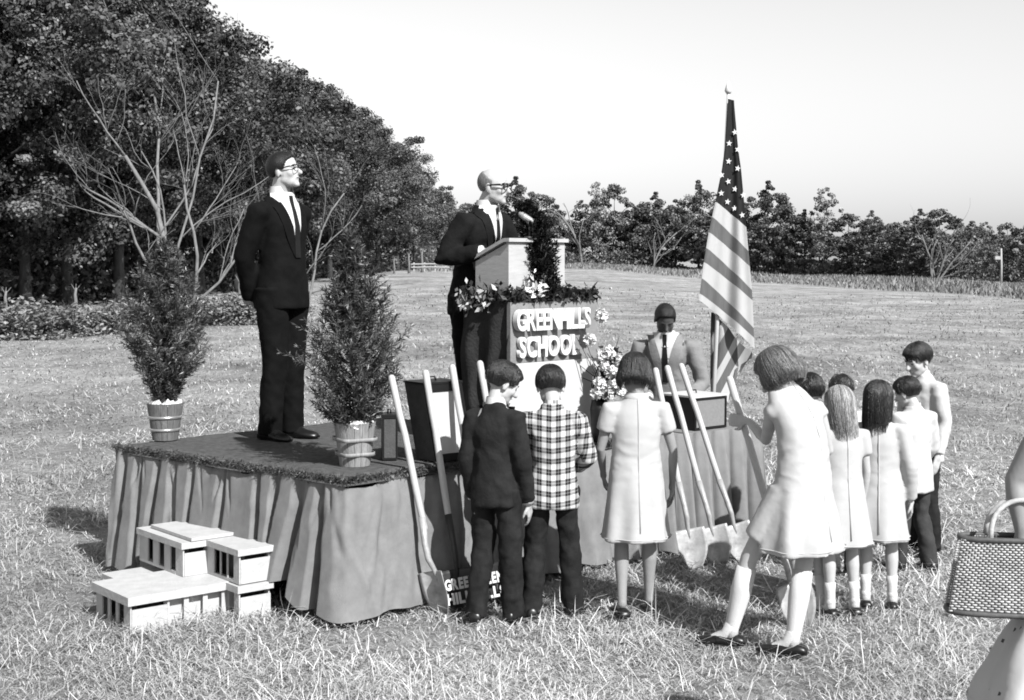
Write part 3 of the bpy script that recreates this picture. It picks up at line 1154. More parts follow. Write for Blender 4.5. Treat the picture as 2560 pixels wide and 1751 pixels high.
# ================================================================== lectern
lc = pod('lectern', 'pale wooden table lectern with slanted top on the podium block', 'lectern', (-.02, 8.06, PZ))
LW, LDp, LH, LB = .48, .29, .35, .235
lr = thing
V = [(0, 0, 0), (LW, 0, 0), (LW, LDp, 0), (0, LDp, 0), (0, 0, LH), (LW, 0, LH), (LW, LDp, LB), (0, LDp, LB)]
t = .018
link('front_panel', MB().box((0, 0, 0), (LW, t, LH - .001)).mesh('front_panel', 'lectern_wood'), lc)
for x in (0.0, LW - t):
    b = MB()
    prof = [(t + .001, 0), (LDp, 0), (LDp, LB), (t + .001, LH - .008)]
    vs = [(x, p[0], p[1]) for p in prof] + [(x + t, p[0], p[1]) for p in prof]
    b.add(vs, [(0, 1, 2, 3), (7, 6, 5, 4), (0, 4, 5, 1), (1, 5, 6, 2), (2, 6, 7, 3), (3, 7, 4, 0)])
    link('side_panel', b.mesh('side_panel', 'lectern_wood'), lc)
sl = (LH - LB) / LDp
b = MB()
vs = []
for x in (-.015, LW + .015):
    for (y, dz) in ((-.02, 0), (.03, 0), (LDp + .035, 0)):
        zz = LH + .002 if y <= .03 else LH + .002 - sl * (y - .03)
        vs += [(x, y, zz), (x, y, zz + .022)]
b.add(vs, [(0, 6, 7, 1), (2, 8, 6, 0), (1, 7, 9, 3), (4, 10, 8, 2), (3, 9, 11, 5), (5, 11, 10, 4), (0, 1, 3, 2), (2, 3, 5, 4), (6, 8, 9, 7), (8, 10, 11, 9)])
link('slanted_top', b.mesh('slanted_top', 'lectern_wood'), lc)
link('shelf', MB().box((t, t, .09), (LW - t, LDp, .105)).mesh('shelf', 'lectern_wood'), lc)
# sheets of paper on the slanted top
pp = pod('paper_sheets', 'white paper sheets lying on the slanted lectern top', 'paper', Vector((-.02, 8.06, PZ)) + RP @ Vector((.12, .10, LH + .024 - sl * .07)))
for i in range(3):
    T = Matrix.Rotation(-math.atan(sl), 4, 'X') @ Matrix.Rotation(.06 * (i - 1), 4, 'Z')
    link('sheet', MB().box((0, 0, .002 + i * .0025), (.2, .15, .0035 + i * .0025), T).mesh('sheet', 'white_card'), pp)
# microphone on the lectern
mc = thing('microphone', 'silver microphone on a bent stem above the lectern', 'microphone', Vector((-.02, 8.06, PZ)) + RP @ Vector((.16, -.005, LH + .024)), math.atan2(E1.y, E1.x))
link('stem', MB().tube([(0, 0, 0), (0, -.01, .05), (.0, .005, .1), (-.01, .02, .125)], .006, 6).mesh('stem', 'steel_dark', True), mc)
link('head', MB().tube([(.025, -.015, .10), (-.005, .018, .125), (-.022, .04, .145)], [.014, .021, .018], 10, round_cap=True).mesh('head', 'steel_light', True), mc)
link('base', MB().tube([(0, 0, 0), (0, 0, .012)], [.03, .025], 14).mesh('base', 'steel_dark', True), mc)


# ================================================================== needle foliage
def sprays(seed, n_branch, h, prof, twig, needles, nl, nw, z0=0.0, up=.7, bend=0.0, tone=(.4, 1.5)):
    """branch lines and needle faces of a small evergreen; prof(t)->radius at height t"""
    r = random.Random(seed)
    P, D, L, T = [], [], [], []
    wood = MB()
    stem = [(bend * math.sin(t * 1.5) * (t ** 2), 0, z0 + h * t) for t in (0, .25, .5, .75, .97)]
    wood.tube(stem, [.016, .013, .009, .006, .002], 6)
    for i in range(n_branch):
        t = (i + r.random()) / n_branch
        a = i * 2.39996 + r.uniform(-.4, .4)
        R = prof(t) * r.uniform(.6, 1.2)
        base = Vector((bend * math.sin(t * 1.5) * t * t, 0, z0 + h * max(0, t - .10 - .08 * r.random())))
        out = Vector((math.cos(a), math.sin(a), 0))
        tip = Vector((bend * math.sin(t * 1.5) * t * t, 0, z0 + h * t)) + out * R + Vector((0, 0, R * up * .6))
        mid = base.lerp(tip, .5) + Vector((0, 0, -R * .12))
        pts = [base, mid, tip]
        wood.tube(pts, [.006, .004, .0015], 4)
        bt = r.uniform(tone[0], tone[1])
        for k in range(twig):
            u = .25 + .75 * (k + r.random()) / twig
            q = (base.lerp(mid, u * 2) if u < .5 else mid.lerp(tip, u * 2 - 1))
            ax = ((tip - base).normalized() + Vector((r.uniform(-1, 1), r.uniform(-1, 1), r.uniform(-.6, .9))) * .75).normalized()
            tl = R * r.uniform(.16, .34) + .02
            for m in range(needles):
                w = m / needles
                p = q + ax * (tl * w)
                d = (ax * .75 + Vector((r.uniform(-1, 1), r.uniform(-1, 1), r.uniform(-1, 1))) * .8).normalized()
                ln = nl * r.uniform(.6, 1.2)
                P.append(p + d * ln * .45)
                D.append(d)
                L.append(ln)
                T.append(bt * r.uniform(.7, 1.3))
    P, D, L = np.array(P), np.array(D), np.array(L)
    rr = np.random.default_rng(seed)
    N = np.cross(D, rr.normal(size=D.shape))
    N /= np.linalg.norm(N, axis=1, keepdims=True)
    V, F = rhombi(P, D, N, L, np.full(len(L), nw))
    return V, F, np.repeat(np.array(T), 4), wood


def bucket(name, label, loc, r0, r1, h, staves, mat, square=False, rz=0, hoops=(.28, .62), foil=True):
    o = thing(name, label, 'bucket', loc, rz)
    for k in range(staves):
        a0, a1 = 2 * PI * (k + .03) / staves, 2 * PI * (k + .97) / staves
        sub = 3
        V = []
        for rr in (1, .88):
            for z, r in ((0, r0), (h, r1)):
                for j in range(sub + 1):
                    a = a0 + (a1 - a0) * j / sub
                    sq = 1.0
                    if square:
                        sq = min(1.0, .86 / max(abs(math.cos(a)), abs(math.sin(a))) if False else 1 / (abs(math.cos(a)) ** 6 + abs(math.sin(a)) ** 6) ** (1 / 6))
                    V.append((math.cos(a) * r * rr * sq, math.sin(a) * r * rr * sq, z))
        n = sub + 1
        F = []
        for j in range(sub):
            F += [(j, j + 1, n + j + 1, n + j), (2 * n + j + 1, 2 * n + j, 3 * n + j, 3 * n + j + 1), (n + j, n + j + 1, 3 * n + j + 1, 3 * n + j)]
        F += [(0, n, 3 * n, 2 * n), (n - 1, 3 * n - 1, 4 * n - 1, 2 * n - 1)]
        link('stave', MB().add(V, F).mesh('stave', mat), o)
    for u in hoops:
        r = r0 + (r1 - r0) * u
        rings = []
        for rr, z in ((r * .97, h * u - .01), (r * 1.015, h * u - .01), (r * 1.022, h * u + .01), (r * .98, h * u + .01)):
            ring = []
            for j in range(40):
                a = 2 * PI * j / 40
                sq = 1 / (abs(math.cos(a)) ** 6 + abs(math.sin(a)) ** 6) ** (1 / 6) if square else 1
                ring.append((math.cos(a) * rr * sq, math.sin(a) * rr * sq, z))
            rings.append(ring)
        link('hoop', MB().loft(rings, False).mesh('hoop', 'hoop_metal' if not square else mat, True), o)
    link('soil', MB().tube([(0, 0, h * .7), (0, 0, h * .9)], [r1 * .84, r1 * .85], 24).mesh('soil', 'soil'), o)
    if foil:
        b = MB()
        rf = random.Random(int(abs(loc[0]) * 100))
        n = 28
        rings = []
        for (rr, z) in ((.97, h * .93), (.9, h * 1.02), (.72, h * 1.06), (.45, h * .98)):
            rings.append([(math.cos(2 * PI * j / n) * r1 * rr * rf.uniform(.9, 1.05), math.sin(2 * PI * j / n) * r1 * rr * rf.uniform(.9, 1.05), z + rf.uniform(-.018, .022)) for j in range(n)])
        b.loft(rings, False)
        link('wrapping', b.mesh('wrapping', 'foil'), o)
    return o


def evergreen(name, label, loc, rz, seed, h, prof, n_branch=100, twig=9, needles=13, mat='needle', **kw):
    o = thing(name, label, 'evergreen', loc, rz)
    V, F, T, wood = sprays(seed, n_branch, h, prof, twig, needles, kw.pop('nl', .05), kw.pop('nw', .006), **kw)
    link('trunk', wood.mesh('trunk', 'bark', True), o)
    link('crown', np_mesh('crown', V, F, mat, tone=T), o)
    return o


bl = px(413, 1099, 8.48)
bucket('plant_bucket', 'round wooden bucket with metal hoops under the left potted evergreen', (bl.x, 8.48, DECK), .078, .112, .228, 16, 'bucket_wood')
profL = lambda t: float(np.interp(t, [0, .12, .3, .45, .7, .9, 1], [.03, .09, .26, .27, .17, .08, .012]))
evergreen('potted_evergreen', 'bushy evergreen in round hooped bucket at the left end of the platform', (bl.x, 8.48, DECK + .19), .4, 3, 1.05, profL, 150, twig=8, needles=18, nl=.042, nw=.0062, up=.35)
br = px(886, 1165, 7.4)
bucket('plant_bucket', 'square-sided pale wooden tub with white foil under the right potted evergreen', (br.x, 7.42, DECK), .082, .115, .235, 16, 'bucket_pale', True, .5)
profR = lambda t: float(np.interp(t, [0, .1, .22, .4, .6, .8, 1], [.05, .17, .27, .25, .17, .09, .012]))
evergreen('potted_evergreen', 'tall bushy evergreen in pale tub beside the standing man', (br.x, 7.42, DECK + .2), 1.0, 8, 1.07, profR, 155, twig=8, needles=18, nl=.042, nw=.0062, bend=-.05, up=.3)
# dark narrow evergreen on the podium
jn = Vector((PF.x, PF.y, PZ)) + RP @ Vector((.30, .035, 0))
profJ = lambda t: float(np.interp(t, [0, .1, .5, .8, 1], [.08, .105, .085, .075, .03]))
evergreen('narrow_evergreen', 'dark narrow evergreen standing in front of the lectern', jn, 0, 5, .58, profJ, 150, 8, 12, 'needle_dark', nl=.03, nw=.008, bend=-.10, up=.6)


# ================================================================== flowers and garland
def leaf_pile(seed, n, spread, L, mat, tone=(.5, 1.5), up=.5):
    r = np.random.default_rng(seed)
    P = spread(r, n)
    D = r.normal(size=(n, 3)) + np.array([0, 0, up])
    D /= np.linalg.norm(D, axis=1, keepdims=True)
    N = np.cross(D, r.normal(size=(n, 3)))
    N /= np.linalg.norm(N, axis=1, keepdims=True)
    ln = L * (.6 + .8 * r.random(n))
    V, F = rhombi(P, D, N, ln, ln * .5)
    return np_mesh('leaves', V, F, mat, tone=np.repeat(tone[0] + (tone[1] - tone[0]) * r.random(n), 4))


ga = thing('leaf_garland', 'garland of dark and pale leaves along the top edge of the podium', 'garland', (PF.x, PF.y, PZ), math.atan2(E1.y, E1.x))


def edge(r, n):
    u = r.random(n)
    x = np.where(u < .3, r.normal(size=n) * .02, (u - .3) / .7 * PW)
    y = np.where(u < .3, PD * (1 - u / .3), r.normal(size=n) * .02)
    return np.stack([x, y, np.abs(r.normal(size=n)) * .035], 1)


link('leaves', leaf_pile(1, 1500, edge, .045, 'leaf_dark', (.3, 1.4)), ga)
link('pale_leaves', leaf_pile(2, 200, lambda r, n: np.stack([r.normal(size=n) * .03 - .01, PD * (1 - r.random(n) * .75), r.normal(size=n) * .04 + .01], 1), .045, 'leaf_pale', (1.2, 3.0)), ga)
link('pale_leaves', leaf_pile(3, 120, lambda r, n: np.stack([.1 + .2 * r.random(n), r.normal(size=n) * .03 - .01, .03 + np.abs(r.normal(size=n)) * .05], 1), .045, 'leaf_pale', (1.4, 3.0)), ga)


def bloom(seed, R):
    """a full round flower of curled petals"""
    r = np.random.default_rng(seed)
    n = 90
    d = r.normal(size=(n, 3))
    d /= np.linalg.norm(d, axis=1, keepdims=True)
    P = d * R * .62
    D = d * .6 + r.normal(size=(n, 3)) * .5
    D /= np.linalg.norm(D, axis=1, keepdims=True)
    N = d + r.normal(size=(n, 3)) * .3
    N -= D * np.sum(N * D, 1, keepdims=True)
    N /= np.linalg.norm(N, axis=1, keepdims=True)
    V, F = rhombi(P, D, N, np.full(n, R * .95), np.full(n, R * .7))
    return np_mesh('bloom', V, F, 'petal')


BLM = [bloom(90 + i, .05) for i in range(3)]
fl = px(1500, 990, 8.34)
fs = thing('flower_spray', 'standing spray of white flowers at the right corner of the podium', 'flowers', (fl.x, 8.36, DECK))
link('vase', MB().tube([(0, 0, 0), (0, 0, .06), (0, 0, .2), (0, 0, .26)], [.035, .05, .06, .05], 14).mesh('vase', 'case_black', True), fs)
for k, (x, y, R) in enumerate([(1502, 790, .95), (1474, 850, .85), (1520, 882, 1.0), (1548, 905, .9), (1530, 930, 1.0), (1512, 915, .8), (1500, 960, .95), (1535, 965, 1.0), (1520, 985, .9), (1552, 950, .8), (1490, 985, .8), (1556, 985, .7), (1505, 890, .7)]):
    p = px(x, y, 8.28) - Vector((fl.x, 8.36, DECK))
    q = link('bloom', BLM[k % 3], fs, p)
    q.scale = (R,) * 3
    q.rotation_euler = (k, k * 2, k)
b = MB()
rs = random.Random(5)
for k in range(16):
    b.tube([(0, 0, .2), (rs.uniform(-.06, .06), rs.uniform(-.05, .05), .35), (rs.uniform(-.16, .14), rs.uniform(-.1, .06), rs.uniform(.4, .66))], [.004, .004, .002], 4)
link('stems', b.mesh('stems', 'leaf_dark', True), fs)
link('leaves', leaf_pile(7, 150, lambda r, n: np.stack([np.abs(r.normal(size=n)) * .06 + .01, r.normal(size=n) * .05 - .0, .28 + .3 * r.random(n)], 1), .06, 'leaf_dark', (.5, 2.5)), fs)


# ================================================================== shovels
def blade_mesh(mat, w=.098, L=.27):
    V, F = [], []
    nu, nv = 12, 14
    for i in range(nv + 1):
        t = i / nv                                # 0 tip, 1 shoulder
        half = w * (math.sin(min(1, t * 1.55) * PI / 2) ** .8) * (1 - .04 * t)
        for j in range(nu + 1):
            u = j / nu * 2 - 1
            V.append((u * half, .035 * (1 - u * u) - .02 + .03 * (1 - t) ** 2 - .012, t * L))
    for i in range(nv):
        for j in range(nu):
            a = i * (nu + 1) + j
            F.append((a, a + 1, a + nu + 2, a + nu + 1))
    n = len(V)
    V += [(x, y + .004, z) for (x, y, z) in V]
    F += [tuple(n + k for k in reversed(f)) for f in F]
    rim = [i * (nu + 1) for i in range(nv + 1)]
    rim += [nv * (nu + 1) + j for j in range(1, nu + 1)] + [i * (nu + 1) + nu for i in range(nv - 1, -1, -1)]
    F += [(rim[k], rim[k + 1], n + rim[k + 1], n + rim[k]) for k in range(len(rim) - 1)]
    return MB().add(V, F).mesh('blade', mat, True)


BLADES = {m: blade_mesh(m) for m in ('steel_light', 'steel_dark')}


def shovel(label, tip, top, mat, text=None, face=(0.35, -1, 0), drop=.02):
    tip, top = Vector(tip), Vector(top)
    ax = (top - tip)
    Ltot = ax.length
    z = ax.normalized()
    y = -(Vector(face) - z * Vector(face).dot(z)).normalized()
    x = y.cross(z).normalized()
    o = thing('shovel', label, 'shovel', tip - z * drop, 0, 'ceremonial shovels')
    o.rotation_mode = 'QUATERNION'
    o.rotation_quaternion = Matrix((x, y, z)).transposed().to_quaternion()
    bl_ = link('blade', BLADES[mat], o)
    link('socket', MB().tube([(0, .012, .2), (0, .006, .27), (0, -.02, .34), (0, -.02, .42), (0, 0, .56)], [.006, .013, .017, .017, .021], 10).mesh('socket', mat, True), o)
    link('handle', MB().tube([(0, 0, .5), (0, 0, .7), (.004, .003, (.7 + Ltot) / 2), (0, 0, Ltot - .2), (0, 0, Ltot)], [.0175, .019, .0185, .0185, .0195], 12, round_cap=True).mesh('handle', 'handle_wood', True), o)
    if text:
        for k, w in enumerate(text):
            letters(w, -.085, .085, .165 - k * .075, .06, -.038, .003, 'letter_white', bl_, off=.003, gap=.006)
    return o


shovel('shovel with bright steel blade, leftmost of those leaning on the platform', (-.36, 7.22, 0), (-.655, 7.35, 1.28), 'steel_light', face=(-.75, -.7, .1))
shovel('dark-bladed lettered shovel, second from the left, leaning on the platform', (-.255, 7.26, 0), (-.475, 7.44, 1.30), 'steel_dark', ('GREEN', 'HILLS'), face=(.25, -1, 0))
shovel('dark-bladed lettered shovel, third from the left, beside the boy in dark suit', (-.11, 7.36, 0), (-.335, 7.57, 1.32), 'steel_dark', ('GREEN', 'HILLS'), face=(.3, -1, 0))
shovel('dark-bladed lettered shovel, handle rising behind the boy in dark suit', (.05, 7.5, 0), (-.185, 7.72, 1.33), 'steel_dark', ('GREEN', 'HILLS'), face=(.3, -1, 0))
shovel('bright-bladed shovel right beside the shoulder of the girl with dark bob', (1.13, 8.33, 0), (.905, 8.6, 1.22), 'steel_light', face=(.2, -1, 0))
shovel('bright-bladed shovel in the middle of the three against the grey tablecloth', (1.30, 8.42, 0), (.985, 8.66, 1.23), 'steel_light', face=(.2, -1, 0))
shovel('bright-bladed shovel rightmost of the three against the grey tablecloth', (1.47, 8.52, 0), (1.085, 8.76, 1.235), 'steel_light', face=(.2, -1, 0))
shovel('shovel whose handle is gripped by the girl walking in white', (1.50, 6.97, 0), px(1822, 940, 7.05), 'steel_light', face=(.2, -1, 0))

# ================================================================== cases
D_ = math.radians


def case(name, label, base, rz, w, d, h, lean, back, side, front, rim, frame=.018):
    o = thing(name, label, 'case', base, rz)
    T = Matrix(((1, 0, -lean, 0), (0, 1, 0, 0), (0, 0, 1, 0), (0, 0, 0, 1)))
    link('body', MB().box((0, .006, 0), (w, d, h), T).mesh('body', side), o)
    fr = MB()
    for (a, b_) in (((0, -.012, 0), (w, .004, frame)), ((0, -.012, h - frame), (w, .004, h)), ((0, -.012, frame), (frame, .004, h - frame)), ((w - frame, -.012, frame), (w, .004, h - frame))):
        fr.box(a, b_, T)
    link('rim', fr.mesh('rim', rim), o)
    link('front_panel', MB().box((frame + .002, -.006, frame + .002), (w - frame - .002, .004, h - frame - .002), T).mesh('front_panel', front), o)
    link('lid', MB().box((-.006, -.014, h + .002), (w + .006, d + .004, h + .014), T).mesh('lid', back), o)
    link('handle', MB().tube([T @ Vector((w * .4, d * .5, h + .014)), T @ Vector((w * .42, d * .5, h + .035)), T @ Vector((w * .58, d * .5, h + .035)), T @ Vector((w * .6, d * .5, h + .014))], .005, 6).mesh('handle', 'case_black', True), o)
    return o


c1 = px(1062, 1160, 7.5)
case('speaker_case', 'dark slanted loudspeaker case with white front panel behind the shovels', (c1.x + .06, 7.53, DECK), math.atan2(E1.y, E1.x) - .1, .25, .19, .43, .19, 'case_black', 'case_grey', 'white_panel', 'case_black', .04)
c2 = px(955, 1150, 7.6)
case('small_case', 'small grey box with dark lid beside the right potted evergreen', (c2.x, 7.62, DECK), .15, .085, .12, .24, .0, 'case_black', 'case_black', 'case_grey', 'case_black', .008)
c3 = px(1745, 1083, 8.9)
tc3 = T0 + TE1 * .66 + TE2 * .05
case('tape_case', 'open portable case with grey front panel on the draped table', (tc3.x, tc3.y, DECK), D_(40), .31, .3, .21, -.02, 'white_panel', 'case_black', 'case_front', 'case_black', .014)

# ================================================================== flag
FY = 9.75
fg = thing('flag', 'striped and starred national flag hanging from a tall pole behind the table', 'flag', (1.40, FY, gz(1.4, FY)))
fo3 = Vector((1.40, FY, 0))
ptop = px(1821, 236, FY) - fo3
link('pole', MB().tube([(0, 0, 0), ptop * .5, ptop], [.016, .015, .012], 10).mesh('pole', 'handle_wood', True), fg)
link('finial', MB().tube([ptop, ptop + Vector((0, 0, .02)), ptop + Vector((0, 0, .05)), ptop + Vector((0, 0, .09))], [.016, .028, .02, .004], 10).mesh('finial', 'letter_white', True), fg)
link('base', MB().tube([(0, 0, 0), (0, 0, .05), (0, 0, .09)], [.15, .13, .03], 20).mesh('base', 'steel_dark', True), fg)
Lx = [(258, 1818), (376, 1809), (426, 1802), (507, 1785), (582, 1768), (663, 1754), (738, 1744), (800, 1741)]
Rx = [(258, 1833), (376, 1843), (426, 1850), (507, 1857), (582, 1863), (663, 1870), (738, 1876), (870, 1882)]
li = lambda tab, y: float(np.interp(y, [a for a, _ in tab], [b_ for _, b_ in tab]))
bl_y = [250, 300, 376, 440, 507, 545, 583, 622, 657, 697, 735, 752]
br_y = [254, 320, 420, 500, 570, 630, 668, 726, 752, 821, 845, 872]


def flag_pt(u, k):
    """u 0..1 across, k along the row list (float)"""
    i = min(int(k), len(bl_y) - 2)
    f = k - i
    yl = bl_y[i] + (bl_y[i + 1] - bl_y[i]) * f
    yr = br_y[i] + (br_y[i + 1] - br_y[i]) * f
    y = yl + (yr - yl) * (u ** 1.15)
    x = li(Lx, yl) + (li(Rx, yr) - li(Lx, yl)) * u
    wdt = (li(Rx, yr) - li(Lx, yl)) / 140
    dep = FY - .03 - .06 * wdt * (.5 + .5 * math.sin(u * 7.5 + .5 + k * .12)) - .012 * wdt * math.sin(u * 19 + k * .1)
    p = px(x, y, FY)
    return Vector((p.x, dep, p.z)) - fo3


def flag_sheet(fn, k0, k1, nu=40, sub=5):
    V, F = [], []
    n = max(2, int((k1 - k0) * sub))
    for i in range(n + 1):
        for j in range(nu + 1):
            V.append(fn(j / nu, k0 + (k1 - k0) * i / n))
    for i in range(n):
        for j in range(nu):
            a = i * (nu + 1) + j
            F.append((a, a + 1, a + nu + 2, a + nu + 1))
    return MB().add(V, F)


cn = link('canton', flag_sheet(flag_pt, 0, 4).mesh('canton', 'flag_blue', True), fg)
for k in range(4, 11):
    link('stripe', flag_sheet(flag_pt, k, k + 1).mesh('stripe', 'flag_white' if k % 2 == 0 else 'flag_red', True), fg)


def star_mesh(R):
    V = [(0, 0, 0)]
    for i in range(10):
        a = PI / 2 + i * PI / 5
        r = R if i % 2 == 0 else R * .42
        V.append((math.cos(a) * r, 0, math.sin(a) * r))
    return MB().add(V, [(0, 1 + i, 1 + (i + 1) % 10) for i in range(10)]).mesh('star', 'letter_white')


ST = star_mesh(.024)
for (sx_, sy_) in [(240, 320), (277, 352), (237, 412), (276, 447), (201, 477), (235, 510), (272, 545), (195, 572), (230, 605), (268, 640), (302, 675), (303, 580), (268, 262)]:
    X, Yp = 1700 + sx_ / 1.987, 200 + sy_ / 1.987
    best = min(((flag_pt(u / 40, k / 10), u, k) for u in range(1, 40, 2) for k in range(1, 40)), key=lambda q: (q[0] + fo3 - px(X, Yp, FY)).xz.length)
    s = link('star', ST, cn, best[0] + Vector((0, -.014, 0)))
    s.rotation_euler = (.15, random.uniform(-.3, .3), .25)

B_l = [(1779, 785), (1779, 850), (1779, 893), (1777, 955), (1778, 985), (1792, 1003), (1822, 1006), (1842, 925)]
B_r = [(1784, 783), (1806, 806), (1822, 820), (1840, 846), (1852, 858), (1866, 872), (1881, 880), (1881, 895)]


def back_pt(u, k):
    i = min(int(k), len(B_l) - 2)
    f = k - i
    a = (B_l[i][0] + (B_l[i + 1][0] - B_l[i][0]) * f, B_l[i][1] + (B_l[i + 1][1] - B_l[i][1]) * f)
    c = (B_r[i][0] + (B_r[i + 1][0] - B_r[i][0]) * f, B_r[i][1] + (B_r[i + 1][1] - B_r[i][1]) * f)
    x, y = a[0] + (c[0] - a[0]) * u, a[1] + (c[1] - a[1]) * u
    p = px(x, y, FY)
    return Vector((p.x, FY + .03 + .03 * math.sin(u * 4 + k), p.z)) - fo3


for k in range(7):
    link('stripe', flag_sheet(back_pt, k, k + 1, 12, 4).mesh('stripe', 'flag_red' if k % 2 == 0 else 'flag_white', True), fg)


# ================================================================== white building model
MA, MB_ = Vector((.766, .643)), Vector((-.643, .766))
MC = Vector((-1.94, 6.91))
bm = thing('building_model', 'white scale model of a low stepped building on the grass before the platform', 'model', (MC.x, MC.y, gz(MC.x, MC.y) - .01))
RM = Matrix(((MA.x, MB_.x, 0, 0), (MA.y, MB_.y, 0, 0), (0, 0, 1, 0), (0, 0, 0, 1)))


def part(name, parent, *boxes, mat='white_card'):
    b_ = MB()
    for a, c in boxes:
        b_.box(a, c, RM)
    return link(name, b_.mesh(name, mat), parent)


def wing(a0, a1, b0, b1, z0, h, slots_left=3, slots_right=0, roof=(.02, .02, .02, .02), rt=.045, slot_w=.068, slit=True, slot_b=None):
    """walls with upright slots on the left face, backed in black for shade, a window slit under the roof of the right face"""
    dpt = .009
    part('shade_core', bm, ((a0 + dpt + .05, b0 + dpt + .04, z0), (a1 - .01, b1 - .01, z0 + h)), mat='case_black')  # black filling stands in for the shade of a hollow interior
    part('back_wall', bm, ((a1 - .009, b0 + dpt + .001, z0), (a1, b1, z0 + h)), ((a0 + dpt + .001, b1 - .009, z0), (a1 - .01, b1, z0 + h)))
    bb0, bb1 = (b0, b1) if slot_b is None else slot_b
    # left face (a = a0): piers between slots
    marg = .05
    step = (bb1 - bb0 - 2 * marg) / max(1, slots_left)
    b_prev = b0
    for k in range(slots_left):
        c = bb0 + marg + step * (k + .5)
        part('pier', bm, ((a0, b_prev, z0), (a0 + dpt - .001, c - slot_w / 2, z0 + h)))
        part('sill', bm, ((a0, c - slot_w / 2 + .001, z0), (a0 + dpt - .001, c + slot_w / 2 - .001, z0 + h * .1)))
        b_prev = c + slot_w / 2
    part('pier', bm, ((a0, b_prev, z0), (a0 + dpt - .001, b1, z0 + h)))
    # right face (b = b0)
    if slots_right:
        part('recess_panel', bm, ((a0 + .2, b0 + .034, z0), (a1 - .02, b0 + .04, z0 + h)))
    top = z0 + h - (.026 if slit else 0)
    if slots_right:
        step = (a1 - a0 - .1) / (slots_right + 1.6)
        first = a0 + .05 + step * 1.9
        part('wall', bm, ((a0 + dpt + .001, b0, z0), (first - slot_w / 2 - .02, b0 + dpt - .001, top)))
        x = first - slot_w / 2 - .02
        for k in range(slots_right):
            c = first + step * k
            part('pier', bm, ((x + .001 if k == 0 else x, b0, z0), (c - slot_w * .6, b0 + dpt - .001, z0 + h)))
            part('sill', bm, ((c - slot_w * .6 + .001, b0, z0), (c + slot_w * .6 - .001, b0 + dpt - .001, z0 + h * .12)))
            x = c + slot_w * .6
        part('pier', bm, ((x, b0, z0), (a1, b0 + dpt - .001, z0 + h)))
    else:
        part('wall', bm, ((a0 + dpt + .001, b0, z0), (a1, b0 + dpt - .001, top)))
    part('roof', bm, ((a0 - roof[0], b0 - roof[1], z0 + h + .001), (a1 + roof[2], b1 + roof[3], z0 + h + rt)))


wing(0, .60, 0, .42, 0, .155, 3, 3, slot_b=(0.01, .41))                                   # lower left wing
wing(.2, .5, .44, .72, 0, .135, 0, 0, slit=False, roof=(.03, .0, .0, .03), rt=.028)         # low wing behind it
wing(.54, .73, -.14, .40, 0, .158, 2, 0, slot_b=(-.14, .1), roof=(.012, .012, .012, .0), rt=.038)      # lower right wing
wing(.40, .60, .22, .76, .202, .15, 3, 0, slot_b=(.22, .74), rt=.035, roof=(.015, .015, .01, .01))     # upper left storey
wing(.545, .735, -.135, .5, .2025, .151, 3, 0, slot_b=(-.13, .2), rt=.034, roof=(.015, .015, .012, .01))   # upper right storey
part('roof_slab', bm, ((.44, .2, .391), (.73, .7, .408)))


# ================================================================== people
def lerp_spine(J, z):
    pts = [J['pelvis'], J['waist'], J['chest'], J['neck'], J['head']]
    zs = [p.z for p in pts]
    return (float(np.interp(z, zs, [p.x for p in pts])), float(np.interp(z, zs, [p.y for p in pts])))


def torso_rings(J, H, rows, n=24, twist=0.0, sup=2.4):
    """rows: (height/H, half width/H, half depth/H, forward offset/H); slightly squared ellipses"""
    rings = []
    for (zf, rx, ry, fo) in rows:
        cx_, cy_ = lerp_spine(J, zf * H)
        tw = twist * max(0, min(1, (zf - .5) / .3))
        ring = []
        for j in range(n):
            a = 2 * PI * j / n
            c, s = math.cos(a), math.sin(a)
            x = rx * H * math.copysign(abs(c) ** (2 / sup), c)
            y = ry * H * math.copysign(abs(s) ** (2 / sup), s) - fo * H
            ring.append((cx_ + x * math.cos(tw) - y * math.sin(tw), cy_ + x * math.sin(tw) + y * math.cos(tw), zf * H))
        rings.append(ring)
    return rings


def hand(b, w, d, nrm, L, thumb, curl=.5):
    """palm and five separate bent fingers"""
    d = Vector(d).normalized()
    nrm = Vector(nrm)
    nrm = (nrm - d * nrm.dot(d)).normalized()
    s = d.cross(nrm) * thumb
    w = Vector(w)
    r = L * .05
    b.tube([w - d * L * .08, w + d * L * .1], [L * .13, L * .13], 10, round_cap=True)
    for k, (off, ln) in enumerate(((.165, .44), (.055, .5), (-.055, .46), (-.16, .36))):
        kn = w + d * L * (.5 - .03 * abs(k - 1)) + s * L * off
        b.tube([w + s * L * off * .55 + d * L * .05, kn], [r * 1.6, r * 1.35], 8, round_cap=True)
        p, dd = kn, d
        for seg, f in enumerate((.45, .32, .23)):
            ang = curl * (.75 + .35 * seg)
            dd = (dd * math.cos(ang) + nrm * math.sin(ang)).normalized()
            if seg:
                pass
            q = p + dd * L * ln * f
            b.tube([p, q], [r * (1.08 - .1 * seg), r * (1.0 - .12 * seg)], 7, round_cap=True)
            p = q
    p0 = w + d * L * .12 + s * L * .14
    p1 = p0 + (d * .6 + s * .62 + nrm * .35).normalized() * L * .22
    p2 = p1 + (d * .9 + s * .15 + nrm * .35).normalized() * L * .2
    b.tube([p0, p1, p2], [r * 1.5, r * 1.2, r * .95], 8, round_cap=True)


